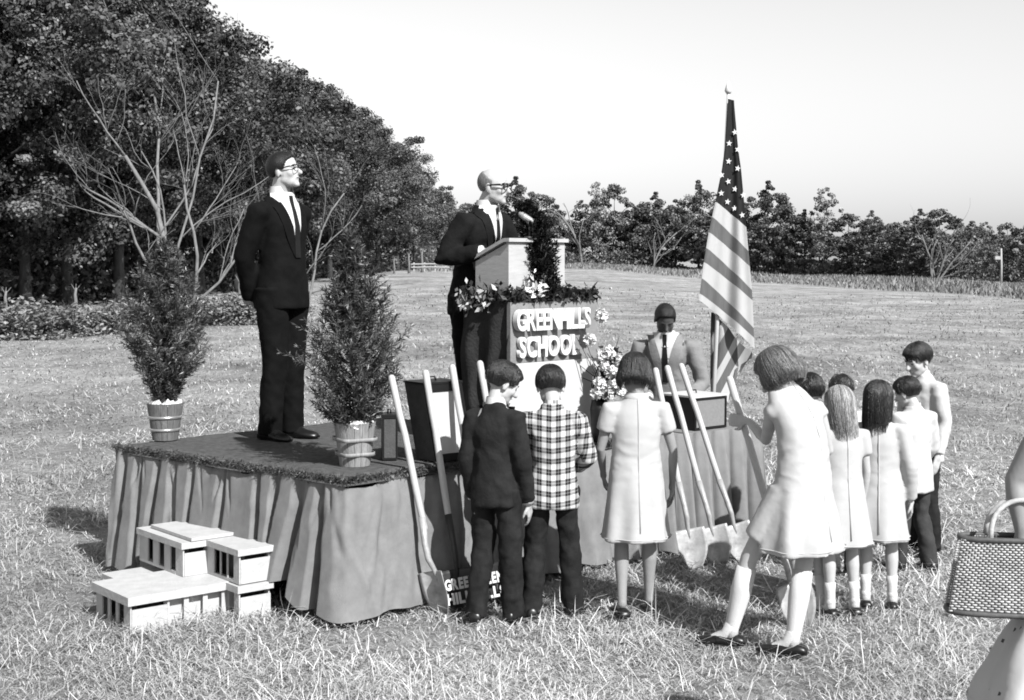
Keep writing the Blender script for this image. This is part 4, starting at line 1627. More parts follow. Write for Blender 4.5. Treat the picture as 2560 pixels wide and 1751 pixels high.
def head_shapes(b, T, hh):
    def e(c, r, rot=None):
        b.ell(T @ (Vector(c) * hh), [k * hh for k in r], T.to_3x3() if rot is None else T.to_3x3() @ rot)
    e((0, .06, .12), (.335, .42, .38))
    e((0, -.1, -.1), (.285, .275, .38))
    e((0, -.14, -.32), (.225, .225, .17))
    e((0, -.31, -.42), (.1, .085, .08))
    e((0, -.3, .06), (.23, .08, .06))
    e((0, -.35, -.245), (.115, .045, .05))
    for s in (-1, 1):
        e((.17 * s, -.23, -.11), (.11, .11, .12))
        e((.15 * s, -.06, -.26), (.125, .17, .14))
        e((.335 * s, .05, -.06), (.04, .085, .15), Matrix.Rotation(.35 * s, 3, 'Z'))
    b.tube([T @ (Vector((0, -.345, .04)) * hh), T @ (Vector((0, -.42, -.06)) * hh), T @ (Vector((0, -.46, -.125)) * hh)], [.038 * hh, .052 * hh, .07 * hh], 8, round_cap=True)


def hair_grid(T, hh, style, seed=0):
    """returns (surface fn(phi, t) -> point, visible fn)"""
    rr = random.Random(seed)
    ctr = Vector((0, .06, .12))
    R = Vector((.335, .42, .38))
    part_side = rr.choice((-1, 1)) * .3

    def front(phi):                       # 1 at the face side (-y), 0 at the back
        return max(0.0, -math.sin(phi))

    def surf(phi, t, lift=1.0):
        c, s = math.cos(phi), math.sin(phi)
        fr = front(phi)
        if style in ('short', 'bald', 'boy'):
            th = t * (PI * .74)
            d = Vector((math.sin(th) * c, math.sin(th) * s, math.cos(th)))
            p = ctr + Vector((R.x * d.x, R.y * d.y, R.z * d.z))
            y, z = p.y, p.z
            if style == 'bald':
                top = z > .30 + .25 * (y + .1) if y < .28 else z > .42
                on = (y > -.06) and not (z > float(np.interp(y, [-.1, .1, .3, .5], [.12, .26, .38, .5]))) and z > float(np.interp(y, [-.1, .12, .28, .5], [.02, -.08, -.26, -.3]))
                k = 1.05 if on else .93
            else:
                line = float(np.interp(y, [-.42, -.3, -.2, -.12, .08, .2, .3, .5], [.30, .30, .2, -.02, -.05, -.2, -.3, -.32]))
                if style == 'boy':
                    line -= .05 if y > 0 else (.07 if y < -.2 else 0)
                e_ = smooth1((z - line) / .07)
                th_ = .10 if style == 'short' else .13
                k = .93 + (.07 + th_) * e_
                if y < -.15 and z > .2:
                    k += .03
            q = ctr + (p - ctr) * (1 + (k - 1) * lift)
            return q
        # bob / long: dome, then a curtain
        low = -.36 if style == 'bob' else -.95
        if t < .5:
            th = t / .5 * PI * .5
            d = Vector((math.sin(th) * c, math.sin(th) * s, math.cos(th)))
            k = 1.15
            p = ctr + Vector((R.x * d.x, R.y * d.y, R.z * d.z)) * k
        else:
            u = (t - .5) / .5
            z = ctr.z + (low - ctr.z) * u
            k = 1.15 + .16 * math.sin(u * PI * .85) * (1 if style == 'bob' else .3) - (.22 * max(0, u - .75) / .25 if style == 'bob' else .10 * u)
            p = Vector((ctr.x + R.x * c * k, ctr.y + R.y * s * k, z))
        fringe = .22
        if fr > .45 and p.z < fringe:
            p = ctr + (p - ctr) * .72
        return p

    return surf


def smooth1(x):
    x = max(0.0, min(1.0, x))
    return x * x * (3 - 2 * x)


def add_hair(o, T, hh, style, mat, seed, strands=950):
    surf = hair_grid(T, hh, style, seed)
    n, m = 72, 44
    rings = []
    for i in range(1, m + 1):
        tt = i / m * (.9 if style in ('bob', 'long') else 1.0)
        rings.append([T @ (surf(2 * PI * j / n, tt) * hh) for j in range(n)])
    b = MB().loft(rings)
    me = b.mesh('hair', mat, True)
    a = me.attributes.new('tone', 'FLOAT', 'POINT')
    a.data.foreach_set('value', np.full(len(me.vertices), .7, dtype=np.float32))
    ho = link('hair', me, o)
    if not strands:
        return ho
    r = random.Random(seed)
    V, F, tn = [], [], []
    K = 9
    for k in range(strands):
        phi = r.uniform(0, 2 * PI)
        if style in ('bob', 'long') and max(0, -math.sin(phi)) > .5 and r.random() < .8:
            continue
        drift = r.uniform(-.25, .25)
        t0 = r.uniform(.02, .25) if style in ('bob', 'long') else r.uniform(.02, .6)
        t1 = (r.uniform(.86, 1.07) if style in ('bob', 'long') else min(.98, t0 + r.uniform(.2, .4)))
        wd = r.uniform(.004, .011)
        lift = r.uniform(.985, 1.06)
        curl = r.uniform(-.1, .3) if style == 'bob' else r.uniform(-.05, .12)
        tone = r.uniform(.5, 1.0) if r.random() < .65 else r.uniform(1.0, 1.7)
        o0 = len(V)
        for i in range(K):
            u = i / (K - 1)
            t = t0 + (t1 - t0) * u
            ph = phi + drift * u * u
            p = surf(ph, min(t, 1.0), 1.0)
            ctr = Vector((0, .06, min(p.z, .12) if style in ('bob', 'long') else .12))
            p = ctr + (p - ctr) * (lift + .03 * math.sin(u * PI) + curl * max(0, u - .7))
            if t > 1:
                p.z -= (t - 1) * .5
            tang = Vector((-math.sin(ph), math.cos(ph), 0)) * wd * (1 - .75 * u)
            nrm = (p - ctr).normalized() * wd * .8
            for q in (p - tang, p + nrm, p + tang):
                V.append(tuple(T @ (q * hh)))
                tn.append(tone)
        for i in range(K - 1):
            a0 = o0 + i * 3
            F += [(a0, a0 + 1, a0 + 4, a0 + 3), (a0 + 1, a0 + 2, a0 + 5, a0 + 4)]
    if F:
        link('strands', np_mesh('strands', np.array(V), np.array(F), mat, True, tone=np.array(tn)), ho)
    return ho


def shoe_mesh(L, W, Hs, mat='shoe', low=False):
    """foot length L along -y from the heel at +y"""
    rings = []
    prof = [(0.0, .62, .55, 1.0), (.06, .8, .8, 1.0), (.2, .86, 1.0, .9), (.36, .84, .96, .8), (.5, .92, .72, .7), (.68, 1.0, .5, .6), (.85, .92, .42, .55), (.96, .62, .32, .5), (1.0, .3, .2, .5)]
    if low:
        prof = [(t, w, h * (.62 if t < .5 else .85), q) for t, w, h, q in prof]
    for t, w, h, q in prof:
        ring = []
        for j in range(14):
            a = 2 * PI * j / 14
            x = math.cos(a) * W / 2 * w
            z = math.sin(a)
            z = Hs * h * (.5 + .5 * z) if z > -.2 else 0.0
            ring.append((x * (1 if z < Hs * h * .6 else q), L * .28 - L * t, z + .002))
        rings.append(ring)
    return MB().loft(rings).mesh('shoe', mat, True)


def make_person(label, loc, rz, H, J_over=None, adult=False, female=False, outfit='suit', cloth='suit_dark', lower='trouser_dark', skin='skin', hair=('short', 'hair_dark'), yaw=0.0, pitch=0.0, roll=0.0, glasses=None,
                face=True, shoes=('shoe', False), sock=None, foot_yaw=(0.15, -0.15), hands=None, seed=1, tie=True, hem=.36, twist=0.0, fold=.006, group=None, sleeve='long', strands=950, foot_lift=(0, 0), flare=1.0, wide=1.0, bag=0.0, collar=True, J_place=None):
    R = random.Random(seed)
    sw = (.112 if adult else .098) * H * wide
    hw = .052 * H
    J = {
        'pelvis': (0, 0, .515 * H), 'waist': (0, -.004 * H, .60 * H), 'chest': (0, .0, .72 * H), 'neck': (0, .006 * H, .83 * H), 'head': (0, -.012 * H, (.921 if adult else .914) * H),
        'shL': (sw, .006 * H, (.783 if adult else .79) * H), 'elL': (sw + .035 * H, .012 * H, .625 * H), 'wrL': (sw + .04 * H, -.035 * H, .48 * H),
        'shR': (-sw, .006 * H, (.783 if adult else .79) * H), 'elR': (-sw - .035 * H, .012 * H, .625 * H), 'wrR': (-sw - .04 * H, -.035 * H, .48 * H),
        'hipL': (hw, 0, .5 * H), 'knL': (hw * 1.05, -.012 * H, .28 * H), 'anL': (hw * 1.1, .01 * H, .05 * H),
        'hipR': (-hw, 0, .5 * H), 'knR': (-hw * 1.05, -.012 * H, .28 * H), 'anR': (-hw * 1.1, .01 * H, .05 * H)}
    for k, v in (J_over or {}).items():
        J[k] = tuple(c * H for c in v)
    J = {k: Vector(v) for k, v in J.items()}
    Ri = Matrix.Rotation(-rz, 3, 'Z')
    for k, v in (J_place or {}).items():          # joints given as points of the place
        J[k] = Ri @ (Vector(v) - Vector(loc))
    loc = Vector(loc) + (Vector((0, 0, .022)) if loc[2] < .5 else Vector((0, 0, .0)))
    o = thing('person', label, 'person', loc, rz, group)
    hh = (.128 if adult else .152) * H
    T = Matrix.Translation(J['head']) @ Matrix.Rotation(yaw, 4, 'Z') @ Matrix.Rotation(pitch, 4, 'X') @ Matrix.Rotation(roll, 4, 'Y')
    kd = 1.0 if adult else .92
    # ---- body: one continuous figure
    b = MB()
    b.loft(torso_rings(J, H, [(.47, .06, .045, 0), (.5, .082, .058, 0), (.55, .078, .056, 0), (.61, .066, .05, 0), (.68, .074, .054, 0), (.74, .08, .056, 0), (.785, .085, .046, 0), (.815, .06, .04, 0), (.835, .034, .034, 0)], twist=twist))
    head_shapes(b, T, hh)
    b.tube([J['neck'] - Vector((0, 0, .03 * H)), J['neck'] + Vector((0, 0, .02 * H)), T @ Vector((0, .05 * hh, -.2 * hh))], [.045 * H * kd, .033 * H * kd, .034 * H * kd], 12)
    hands = hands or {}
    for S, sg in (('L', 1), ('R', -1)):
        sh, el, wr = J['sh' + S], J['el' + S], J['wr' + S]
        ar = kd * (.9 if female else 1.0)
        b.tube([sh.lerp(el, .07), sh.lerp(el, .5), el, el.lerp(wr, .3), wr], [.027 * H * ar, .027 * H * ar, .021 * H * ar, .0225 * H * ar, .0145 * H * ar], 12, round_cap=True)
        hd = hands.get(S, {})
        dr = Vector(hd.get('dir', tuple((wr - el).normalized())))
        nn = Vector(hd.get('palm', (-sg, 0, 0)))
        hand(b, wr + dr.normalized() * .012 * H, dr, nn, .105 * H, hd.get('thumb', sg), hd.get('curl', .35))
        hp, kn, an = J['hip' + S], J['kn' + S], J['an' + S]
        b.tube([hp, hp.lerp(kn, .45), kn, kn.lerp(an, .3), kn.lerp(an, .7), an], [.05 * H * kd, .043 * H * kd, .03 * H * kd, .032 * H * kd, .022 * H * kd, .019 * H * kd], 14, round_cap=True)
        fy = foot_yaw[0 if S == 'L' else 1]
        fd = Vector((math.sin(fy), -math.cos(fy), 0))
        lift = foot_lift[0 if S == 'L' else 1]
        b.tube([an, an + Vector((0, 0, -.03 * H)) + fd * .015 * H, an + Vector((0, 0, -.042 * H)) + fd * .07 * H], [.0195 * H, .016 * H, .0065 * H], 10, round_cap=True)
    body = link('body', b.fuse('body', skin, .0078 if adult else .0066, 2), o)
    # ---- face
    if face:
        for s in (-1, 1):
            e = MB().ell(T @ (Vector((.115 * s, -.335, .0)) * hh), (.042 * hh, .02 * hh, .026 * hh), T.to_3x3())
            link('eye', e.mesh('eye', 'eye_dark', True), body)
            e = MB().tube([T @ (Vector((.05 * s, -.375, .085)) * hh), T @ (Vector((.12 * s, -.365, .105)) * hh), T @ (Vector((.2 * s, -.315, .085)) * hh)], [.014 * hh, .018 * hh, .008 * hh], 6)
            link('eyebrow', e.mesh('eyebrow', 'hair_black', True), body)
        link('mouth', MB().ell(T @ (Vector((0, -.385, -.245)) * hh), (.1 * hh, .022 * hh, .012 * hh), T.to_3x3()).mesh('mouth', 'lip', True), body)
    # ---- hair
    add_hair(o, T, hh, hair[0], hair[1], seed, strands)
    # ---- glasses
    if glasses:
        go = MB()
        thick = glasses
        for s in (-1, 1):
            ring = []
            for j in range(17):
                a = 2 * PI * j / 16
                c, q = math.cos(a), math.sin(a)
                ring.append(T @ (Vector((.15 * s + .12 * math.copysign(abs(c) ** .6, c), -.42 + .04 * abs(c * s + .5) * 0, .0 + .085 * math.copysign(abs(q) ** .7, q))) * hh))
            go.tube(ring, .012 * hh * thick, 6, cap=False)
            go.tube([T @ (Vector((.27 * s, -.42, .05)) * hh), T @ (Vector((.33 * s, -.3, .05)) * hh), T @ (Vector((.375 * s, .05, .02)) * hh)], [.02 * hh * thick, .022 * hh * thick, .014 * hh], 6)
            go.tube([T @ (Vector((.03 * s, -.43, .07)) * hh), T @ (Vector((.15 * s, -.44, .085)) * hh), T @ (Vector((.28 * s, -.42, .06)) * hh)], .02 * hh * thick, 6)
        go.tube([T @ (Vector((-.04, -.43, .03)) * hh), T @ (Vector((.04, -.43, .03)) * hh)], .014 * hh * thick, 6)
        link('glasses', go.mesh('glasses', 'black_plastic', True), o)
    # ---- clothes
    vox = .0115 if adult else .0095

    def sleeves(b, r0, r1, r2, end=1.0, ext=.0):
        for S in 'LR':
            sh, el, wr = J['sh' + S], J['el' + S], J['wr' + S]
            if end >= 1:
                pts = [sh.lerp(J['neck'] - Vector((0, 0, .05 * H)), .25), sh, sh.lerp(el, .5), el, el.lerp(wr, .5), wr + (wr - el).normalized() * ext]
                rad = [r0 * H * .8, r0 * H, r0 * H * .92, r1 * H, (r1 + r2) / 2 * H, r2 * H]
            else:
                pts = [sh.lerp(J['neck'] - Vector((0, 0, .05 * H)), .25), sh, sh.lerp(el, end * .6), sh.lerp(el, end)]
                rad = [r0 * H * .8, r0 * H, r0 * H, r1 * H]
            b.tube(pts, rad, 14)
            b.ell(sh + Vector((0, 0, -.008 * H)), (r0 * H * .86, r0 * H * .86, r0 * H * .84))

    def legs(b, r0, r1, r2):
        for S in 'LR':
            hp, kn, an = J['hip' + S], J['kn' + S], J['an' + S]
            b.tube([hp + Vector((0, 0, .02 * H)), hp.lerp(kn, .5), kn, kn.lerp(an, .5), an + Vector((0, -.004 * H, -.034 * H))], [r0 * H, r0 * .86 * H, r1 * H, (r1 + r2) / 2 * H, r2 * H], 16)

    arm_mask = None
    if outfit in ('suit', 'shirt', 'coat'):
        b = MB()
        legs(b, .058 * kd + .002, .044, .04 if adult else .043)
        b.loft(torso_rings(J, H, [(.46, .075, .06, 0), (.5, .09, .066, 0), (.55, .084, .062, 0), (.6, .078, .06, 0)]))
        me = b.fuse('trousers', lower, vox, 4)
        wrinkle(me, fold * 1.5, (9, 9, 6), seed, ridged=True)
        wrinkle(me, fold * .9, (14, 14, 16), seed + 9)
        link('trousers', me, o)
        b = MB()
        if outfit == 'suit':
            rows = [(.445, .108, .082, 0), (.5, .106, .08, 0), (.55, .099, .074, 0), (.61, .093, .068, 0), (.67, .092, .066, .002), (.73, .1, .068, .003), (.775, .1, .058, .0), (.805, .074, .048, -.002), (.83, .05, .042, -.006), (.845, .042, .04, -.006)]
            b.loft(torso_rings(J, H, [(z, rx * wide, ry, f) for z, rx, ry, f in rows], twist=twist))
            sleeves(b, .043, .036, .03)
        elif outfit == 'coat':
            rows = [(hem, .112, .082, 0), (.5, .106, .078, 0), (.55, .1, .074, 0), (.61, .095, .07, 0), (.67, .097, .071, 0), (.73, .102, .07, 0), (.775, .102, .06, 0), (.805, .084, .05, 0), (.83, .052, .043, -.004), (.85, .045, .042, -.006)]
            b.loft(torso_rings(J, H, rows, twist=twist))
            sleeves(b, .045, .038, .033)
        else:
            rows = [(hem, .108, .086, 0), (.5, .106, .082, 0), (.55, .097, .074, 0), (.61, .086, .062, 0), (.67, .09, .065, 0), (.73, .097, .066, 0), (.775, .1, .056, 0), (.805, .082, .048, 0), (.83, .046, .04, -.004), (.85, .04, .038, -.006)]
            b.loft(torso_rings(J, H, rows, twist=twist))
            sleeves(b, .043, .036, .029)
        nm = {'suit': 'jacket', 'coat': 'jacket', 'shirt': 'shirt'}[outfit]
        me = b.fuse(nm, cloth, vox, 9)
        wrinkle(me, fold, (7, 7, 9), seed + 3, ridged=True)
        wrinkle(me, fold * .7, (16, 16, 12), seed + 4)
        if cloth == 'plaid':
            n = len(me.vertices)
            co = np.empty(n * 3, dtype=np.float32)
            me.vertices.foreach_get('co', co)
            co = co.reshape(-1, 3)
            u = np.where(np.abs(co[:, 0]) > sw + .004, co[:, 0] * 1.0 + co[:, 1] * .8, co[:, 0] * 1.12)
            vv = np.stack([u + .02 + 3, co[:, 2] - .12 * np.abs(co[:, 0]) + 3, u * 0], 1).astype(np.float32)
            at = me.attributes.new('plaid', 'FLOAT_VECTOR', 'POINT')
            at.data.foreach_set('vector', vv.ravel())
        jk = link(nm, me, o)

        # front opening with shirt, collar and tie
        def chest(x, z, off):
            """point on the front of the jacket at local x (of half width), height z/H"""
            rx = float(np.interp(z, [r[0] for r in rows], [r[1] for r in rows])) * H
            ry = float(np.interp(z, [r[0] for r in rows], [r[2] for r in rows])) * H
            cx_, cy_ = lerp_spine(J, z * H)
            tw = twist * max(0, min(1, (z - .5) / .3))
            yy = -ry * max(0, 1 - abs(x / rx) ** 2.4) ** (1 / 2.4) - off
            return Vector((cx_ + x * math.cos(tw) - yy * math.sin(tw), cy_ + x * math.sin(tw) + yy * math.cos(tw), z * H))

        def patch(name, mat, zs, half, off, parent, x_c=lambda z: 0.0, nx=8):
            V, F = [], []
            for z in zs:
                hwid = half(z) * H
                for i in range(nx + 1):
                    V.append(chest(x_c(z) * H + (i / nx * 2 - 1) * hwid, z, off))
            w = nx + 1
            for i in range(len(zs) - 1):
                for j in range(nx):
                    a = i * w + j
                    F.append((a, a + 1, a + w + 1, a + w))
            return link(name, MB().add(V, F).mesh(name, mat, True), parent)
        if outfit == 'suit':
            zb, zt = .625, .842
            zs = [zb + (zt - zb) * i / 14 for i in range(15)]
            patch('shirt_front', 'white_cotton', zs, lambda z: .004 + .054 * (z - zb) / (zt - zb), .006, jk)
            if tie:
                zs2 = [zb - .004 + (zt - .004 - zb) * i / 12 for i in range(13)]
                patch('tie', 'tie', zs2, lambda z: .006 + .007 * max(0, min(1, (.83 - z) / .12)) if z < .815 else .009, .0105, jk)
            for s in (-1, 1):
                zs3 = [zb + (.83 - zb) * i / 10 for i in range(11)]
                patch('lapel', cloth, zs3, lambda z: .004 + .016 * math.sin(max(0, min(1, (z - zb) / (.83 - zb))) ** .8 * PI * .78), .008, jk, lambda z, s=s: s * (.012 + .058 * (z - zb) / (zt - zb)), 4)
        if collar:
            # shirt collar standing round the neck
            rings = []
            nk = J['neck']
            hp = T @ Vector((0, .05 * hh, -.25 * hh))
            for u, r in ((-.02, .047), (.0, .0445), (.02, .041), (.032, .039)):
                c = nk.lerp(hp, .12 + u * 12) if False else nk + Vector((0, -.002 * H, u * H + .004 * H))
                rings.append([(c.x + math.cos(2 * PI * j / 20) * r * H * kd, c.y + math.sin(2 * PI * j / 20) * r * H * kd - .004 * H, c.z - (.02 * H if math.sin(2 * PI * j / 20) < -.6 else 0)) for j in range(20)])
            link('collar', MB().loft(rings, False).mesh('collar', 'white_cotton' if outfit == 'suit' else cloth, True), jk)
            if cloth == 'plaid' and outfit == 'shirt':
                cm = jk.children[-1].data
                n = len(cm.vertices)
                at = cm.attributes.new('plaid', 'FLOAT_VECTOR', 'POINT')
                co = np.empty(n * 3, dtype=np.float32)
                cm.vertices.foreach_get('co', co)
                co = co.reshape(-1, 3) + 3
                at.data.foreach_set('vector', np.stack([co[:, 0], co[:, 2], co[:, 1] * 0], 1).astype(np.float32).ravel())
        if outfit == 'suit':
            for S in 'LR':
                el, wr = J['el' + S], J['wr' + S]
                d = (wr - el).normalized()
                link('cuff', MB().tube([wr - d * .02 * H, wr + d * .008 * H], [.024 * H, .0235 * H], 14).mesh('cuff', 'white_cotton', True), jk)
        if outfit == 'suit' and not adult:
            # centre back seam stands a little proud
            V = []
    else:                                   # dress
        b = MB()
        hz = hem
        rows = [(hz, .136 * flare, .105 * flare, 0), (hz + .04, .13 * flare, .1 * flare, 0), (.45, .115 * (1 + (flare - 1) * .5), .088, 0), (.5, .108, .082, 0), (.55, .101, .076, 0), (.61, .094, .07, 0), (.67, .092, .068, 0), (.73, .094, .066, 0), (.775, .093, .055, 0), (.805, .074, .047, 0), (.828, .046, .04, -.004), (.838, .041, .038, -.006)]
        rings = torso_rings(J, H, rows, n=48, twist=twist, sup=2.1)
        for i, (zf, *_r) in enumerate(rows):
            if zf < .58:
                k = (.58 - zf) / .2
                cx_, cy_ = lerp_spine(J, zf * H)
                rings[i] = [(cx_ + (p[0] - cx_) * (1 + .045 * k * math.sin(j / 48 * 2 * PI * 7 + seed)), cy_ + (p[1] - cy_) * (1 + .045 * k * math.sin(j / 48 * 2 * PI * 7 + seed)), p[2]) for j, p in enumerate(rings[i])]
        # the skirt follows a stride
        b.loft(rings)
        if sleeve == 'short':
            sleeves(b, .038, .036, .036, end=.55)
        elif sleeve == 'long':
            sleeves(b, .042, .036, .029)
        else:
            sleeves(b, .031, .03, .03, end=.12)
        if bag:
            for S in 'LR':
                hp, kn = J['hip' + S], J['kn' + S]
                b.tube([hp, hp.lerp(kn, .5), hp.lerp(kn, bag)], [.066 * H, .062 * H, .058 * H], 14)
        me = b.fuse('dress', cloth, vox, 7)
        wrinkle(me, fold * 1.5, (9, 9, 2.2), seed + 3, lambda co: np.clip((.62 * H - co[:, 2]) / (.25 * H), .1, 1))
        wrinkle(me, fold * .8, (7, 7, 14), seed + 4, lambda co: np.exp(-((co[:, 2] - .6 * H) / (.09 * H)) ** 2) + .15, ridged=True)
        dr_ = link('dress', me, o)
        # hem band and centre back seam
        link('hem', MB().tube([Vector((p[0] * .985 + J['pelvis'].x * .015, p[1] * .985 + J['pelvis'].y * .015, p[2] + .014 * H)) for p in rings[0] + rings[0][:1]], .0035, 5, cap=False).mesh('hem', cloth, True), dr_)
        seam = []
        for i, (zf, rx, ry, fo_) in enumerate(rows[1:-1]):
            bp = max(rings[i + 1], key=lambda q: (q[1] - lerp_spine(J, q[2])[1]) - 3 * abs(q[0] - lerp_spine(J, q[2])[0]))
            seam.append(Vector(bp))
        link('seam', MB().tube(seam, .0045, 5).mesh('seam', cloth, True), dr_)
        # small round collar
        rings = []
        for u, r in ((-.006, .047), (.004, .05), (.012, .043), (.02, .038)):
            c = J['neck'] + Vector((0, 0, u * H))
            rings.append([(c.x + math.cos(2 * PI * j / 20) * r * H, c.y + math.sin(2 * PI * j / 20) * r * H * .92, c.z) for j in range(20)])
        link('collar', MB().loft(rings, False).mesh('collar', cloth, True), dr_)
    # ---- socks and shoes
    sm = shoe_mesh(.155 * H * (1 if adult else 1.02), .062 * H, .055 * H, shoes[0], shoes[1])
    for S in 'LR':
        i = 0 if S == 'L' else 1
        an, kn = J['an' + S], J['kn' + S]
        if sock:
            top = kn.lerp(an, sock)
            link('sock', MB().tube([top, top.lerp(an, .4), an + Vector((0, 0, .0)), an + Vector((0, -.005 * H, -.035 * H))], [.034 * H * kd if sock < .3 else .0275 * H * kd, .036 * H * kd if sock < .3 else .0245 * H * kd, .0235 * H * kd, .024 * H], 14, round_cap=False).mesh('sock', 'sock', True), o)
            fdv = Vector((math.sin(foot_yaw[i]), -math.cos(foot_yaw[i]), 0))
            link('sock', MB().tube([an + Vector((0, 0, .01 * H)), an + Vector((0, 0, -.022 * H)) + fdv * .018 * H, an + Vector((0, 0, -.034 * H)) + fdv * .06 * H], [.024 * H, .021 * H, .012 * H], 12, round_cap=True).mesh('sock', 'sock', True), o)
        s = link('shoe', sm, o, (an.x, an.y, max(0.0, an.z - .05 * H)))
        s.rotation_euler = (-foot_lift[i], 0, foot_yaw[i])
    return o


D = math.radians
# ---- man standing on the platform
man_arms = {'elL': (.122, .06, .63), 'wrL': (.055, .08, .49), 'elR': (-.122, .06, .63), 'wrR': (-.055, .095, .48), 'anL': (.048, .0, .05), 'anR': (-.048, .015, .05), 'knL': (.045, -.012, .28), 'knR': (-.045, -.012, .28)}
make_person('tall man in black suit and glasses standing with hands behind his back on the platform', (-1.45, 8.56, DECK), D(58), 1.825, man_arms, adult=True, cloth='suit_black', lower='suit_black', hair=('short', 'hair_black'), yaw=D(16), pitch=D(-8), glasses=.8,
            hands={'L': {'dir': (-.9, .2, -.4), 'palm': (0, -1, 0), 'curl': .5}, 'R': {'dir': (.9, .2, -.4), 'palm': (0, -1, 0), 'curl': .5}}, seed=11, strands=0, fold=.005, wide=.93)
# ---- speaker
spk = {'waist': (0, -.01, .60), 'chest': (0, -.035, .715), 'neck': (0, -.055, .825), 'head': (0, -.09, .91), 'shL': (.112, -.045, .785), 'shR': (-.112, -.04, .785),
       'elL': (.17, -.09, .645), 'wrL': (.09, -.2, .69), 'elR': (-.16, .03, .645), 'wrR': (-.13, -.12, .672)}
make_person('man in dark suit and heavy black glasses speaking behind the lectern', (-.245, 8.585, DECK), D(58), 1.735, spk, adult=True, cloth='suit_dark', lower='suit_black', hair=('bald', 'hair_grey'), yaw=D(10), pitch=D(4), glasses=1.35,
            hands={'L': {'dir': (-.2, -1, 0), 'palm': (0, 0, -1), 'curl': .3}, 'R': {'dir': (.2, -1, .1), 'palm': (.2, 0, -1), 'curl': .45}}, seed=12, strands=0, fold=.007)
# ---- man behind the table
tm3 = {'waist': (0, -.02, .60), 'chest': (0, -.06, .715), 'neck': (0, -.09, .815), 'head': (0, -.125, .9), 'shL': (.115, -.06, .78), 'shR': (-.115, -.06, .78), 'elL': (.16, -.05, .61), 'wrL': (.09, -.17, .56), 'elR': (-.16, -.05, .61), 'wrR': (-.07, -.17, .56)}
make_person('man in grey jacket and dark tie bending his head behind the draped table', (1.13, 9.86, gz(1.1, 9.8)), D(-12), 1.62, tm3, adult=True, cloth='jacket_grey', lower='trouser_grey', skin='skin_dark', hair=('short', 'hair_black'), yaw=D(16), pitch=D(38),
            hands={'L': {'dir': (-.3, -1, -.3), 'palm': (0, 0, -1), 'curl': .4}, 'R': {'dir': (.3, -1, -.3), 'palm': (0, 0, -1), 'curl': .4}}, seed=13, strands=0, fold=.006, wide=.86)
# ---- children
KG = 'children facing the platform'
make_person('boy in dark suit seen from behind, head turned right, beside the shovels', (-.085, 7.08, gz(-.1, 7.1)), D(158), 1.35, {'head': (-.02, -.03, .915), 'anL': (.07, .03, .05), 'anR': (-.06, -.03, .05), 'wrR': (-.118, -.04, .465), 'elR': (-.118, .015, .62), 'wrL': (.112, -.04, .47), 'elL': (.115, .015, .62)},
            cloth='suit_boy', lower='trouser_dark', hair=('boy', 'hair_dark'), yaw=D(-46), pitch=D(30), seed=21, group=KG, foot_yaw=(.3, -.25), fold=.007, wide=.88)
make_person('boy in black and white plaid shirt seen from behind', (.215, 7.2, gz(.2, 7.2)), D(176), 1.32, {'anL': (.085, .03, .05), 'anR': (-.08, -.02, .05), 'knL': (.07, -.01, .28), 'knR': (-.068, -.02, .28), 'elL': (.15, -.02, .63), 'wrL': (.13, -.1, .55), 'elR': (-.145, -.02, .63), 'wrR': (-.1, -.12, .58), 'head': (.01, -.03, .915)},
            outfit='shirt', cloth='plaid', lower='trouser_dark', hair=('boy', 'hair_dark'), yaw=D(8), pitch=D(26), seed=22, group=KG, hem=.435, fold=.007, foot_yaw=(.2, -.5), shoes=('shoe', False))
make_person('girl with dark bob in white dress seen from behind, between plaid boy and shovels', (.66, 7.24, gz(.66, 7.2)), D(184), 1.385, {'anL': (.06, .04, .05), 'anR': (-.055, -.03, .05), 'head': (0, -.025, .915), 'elL': (.135, -.015, .63), 'wrL': (.115, -.09, .53), 'elR': (-.145, .0, .62), 'wrR': (-.15, -.05, .49)},
            female=True, outfit='dress', cloth='white_dress', hair=('bob', 'hair_dark'), yaw=D(-12), pitch=D(18), seed=23, group=KG, hem=.285, sleeve='short', skin='skin_tan', shoes=('shoe', True), flare=.98, fold=.006)
wl_ = Vector((1.31, 6.58, gz(1.3, 6.55)))
wk = {'waist': (1.42, 6.60, .90), 'chest': (1.41, 6.63, 1.055), 'neck': (1.365, 6.67, 1.20), 'head': (1.305, 6.70, 1.315), 'pelvis': (1.405, 6.58, .77), 'shL': (1.265, 6.60, 1.15), 'shR': (1.51, 6.70, 1.14),
      'elL': (1.27, 6.80, .975), 'wrL': (1.215, 6.975, 1.05), 'elR': (1.57, 6.75, .93), 'wrR': (1.47, 6.85, .8),
      'hipL': (1.33, 6.56, .75), 'knL': (1.15, 6.60, .43), 'anL': (1.07, 6.62, .085), 'hipR': (1.45, 6.60, .75), 'knR': (1.40, 6.52, .43), 'anR': (1.335, 6.46, .085)}
make_person('girl in white dress and white knee socks walking in the foreground', wl_, D(222), 1.53, None, female=True, outfit='dress', cloth='white_dress', hair=('bob', 'hair_mid'), yaw=D(2), pitch=D(34), seed=24, group=KG,
            hem=.31, bag=.72, sleeve='none', sock=.12, skin='skin', shoes=('shoe', True), flare=1.12, fold=.007, foot_yaw=(.55, .5), strands=1500, hands={'L': {'dir': (.2, -1, 0), 'palm': (-1, 0, 0), 'curl': .9}}, J_place=wk)
make_person('dark-haired child in white, mostly hidden right behind the walking girl', (1.58, 7.24, gz(1.5, 7.1)), D(200), 1.27, {'head': (-.02, -.03, .915)}, female=True, outfit='dress', cloth='white_dress', hair=('short', 'hair_dark'), seed=25, group=KG, hem=.3, sleeve='short', sock=.55, skin='skin', shoes=('shoe_white', True), pitch=D(15))
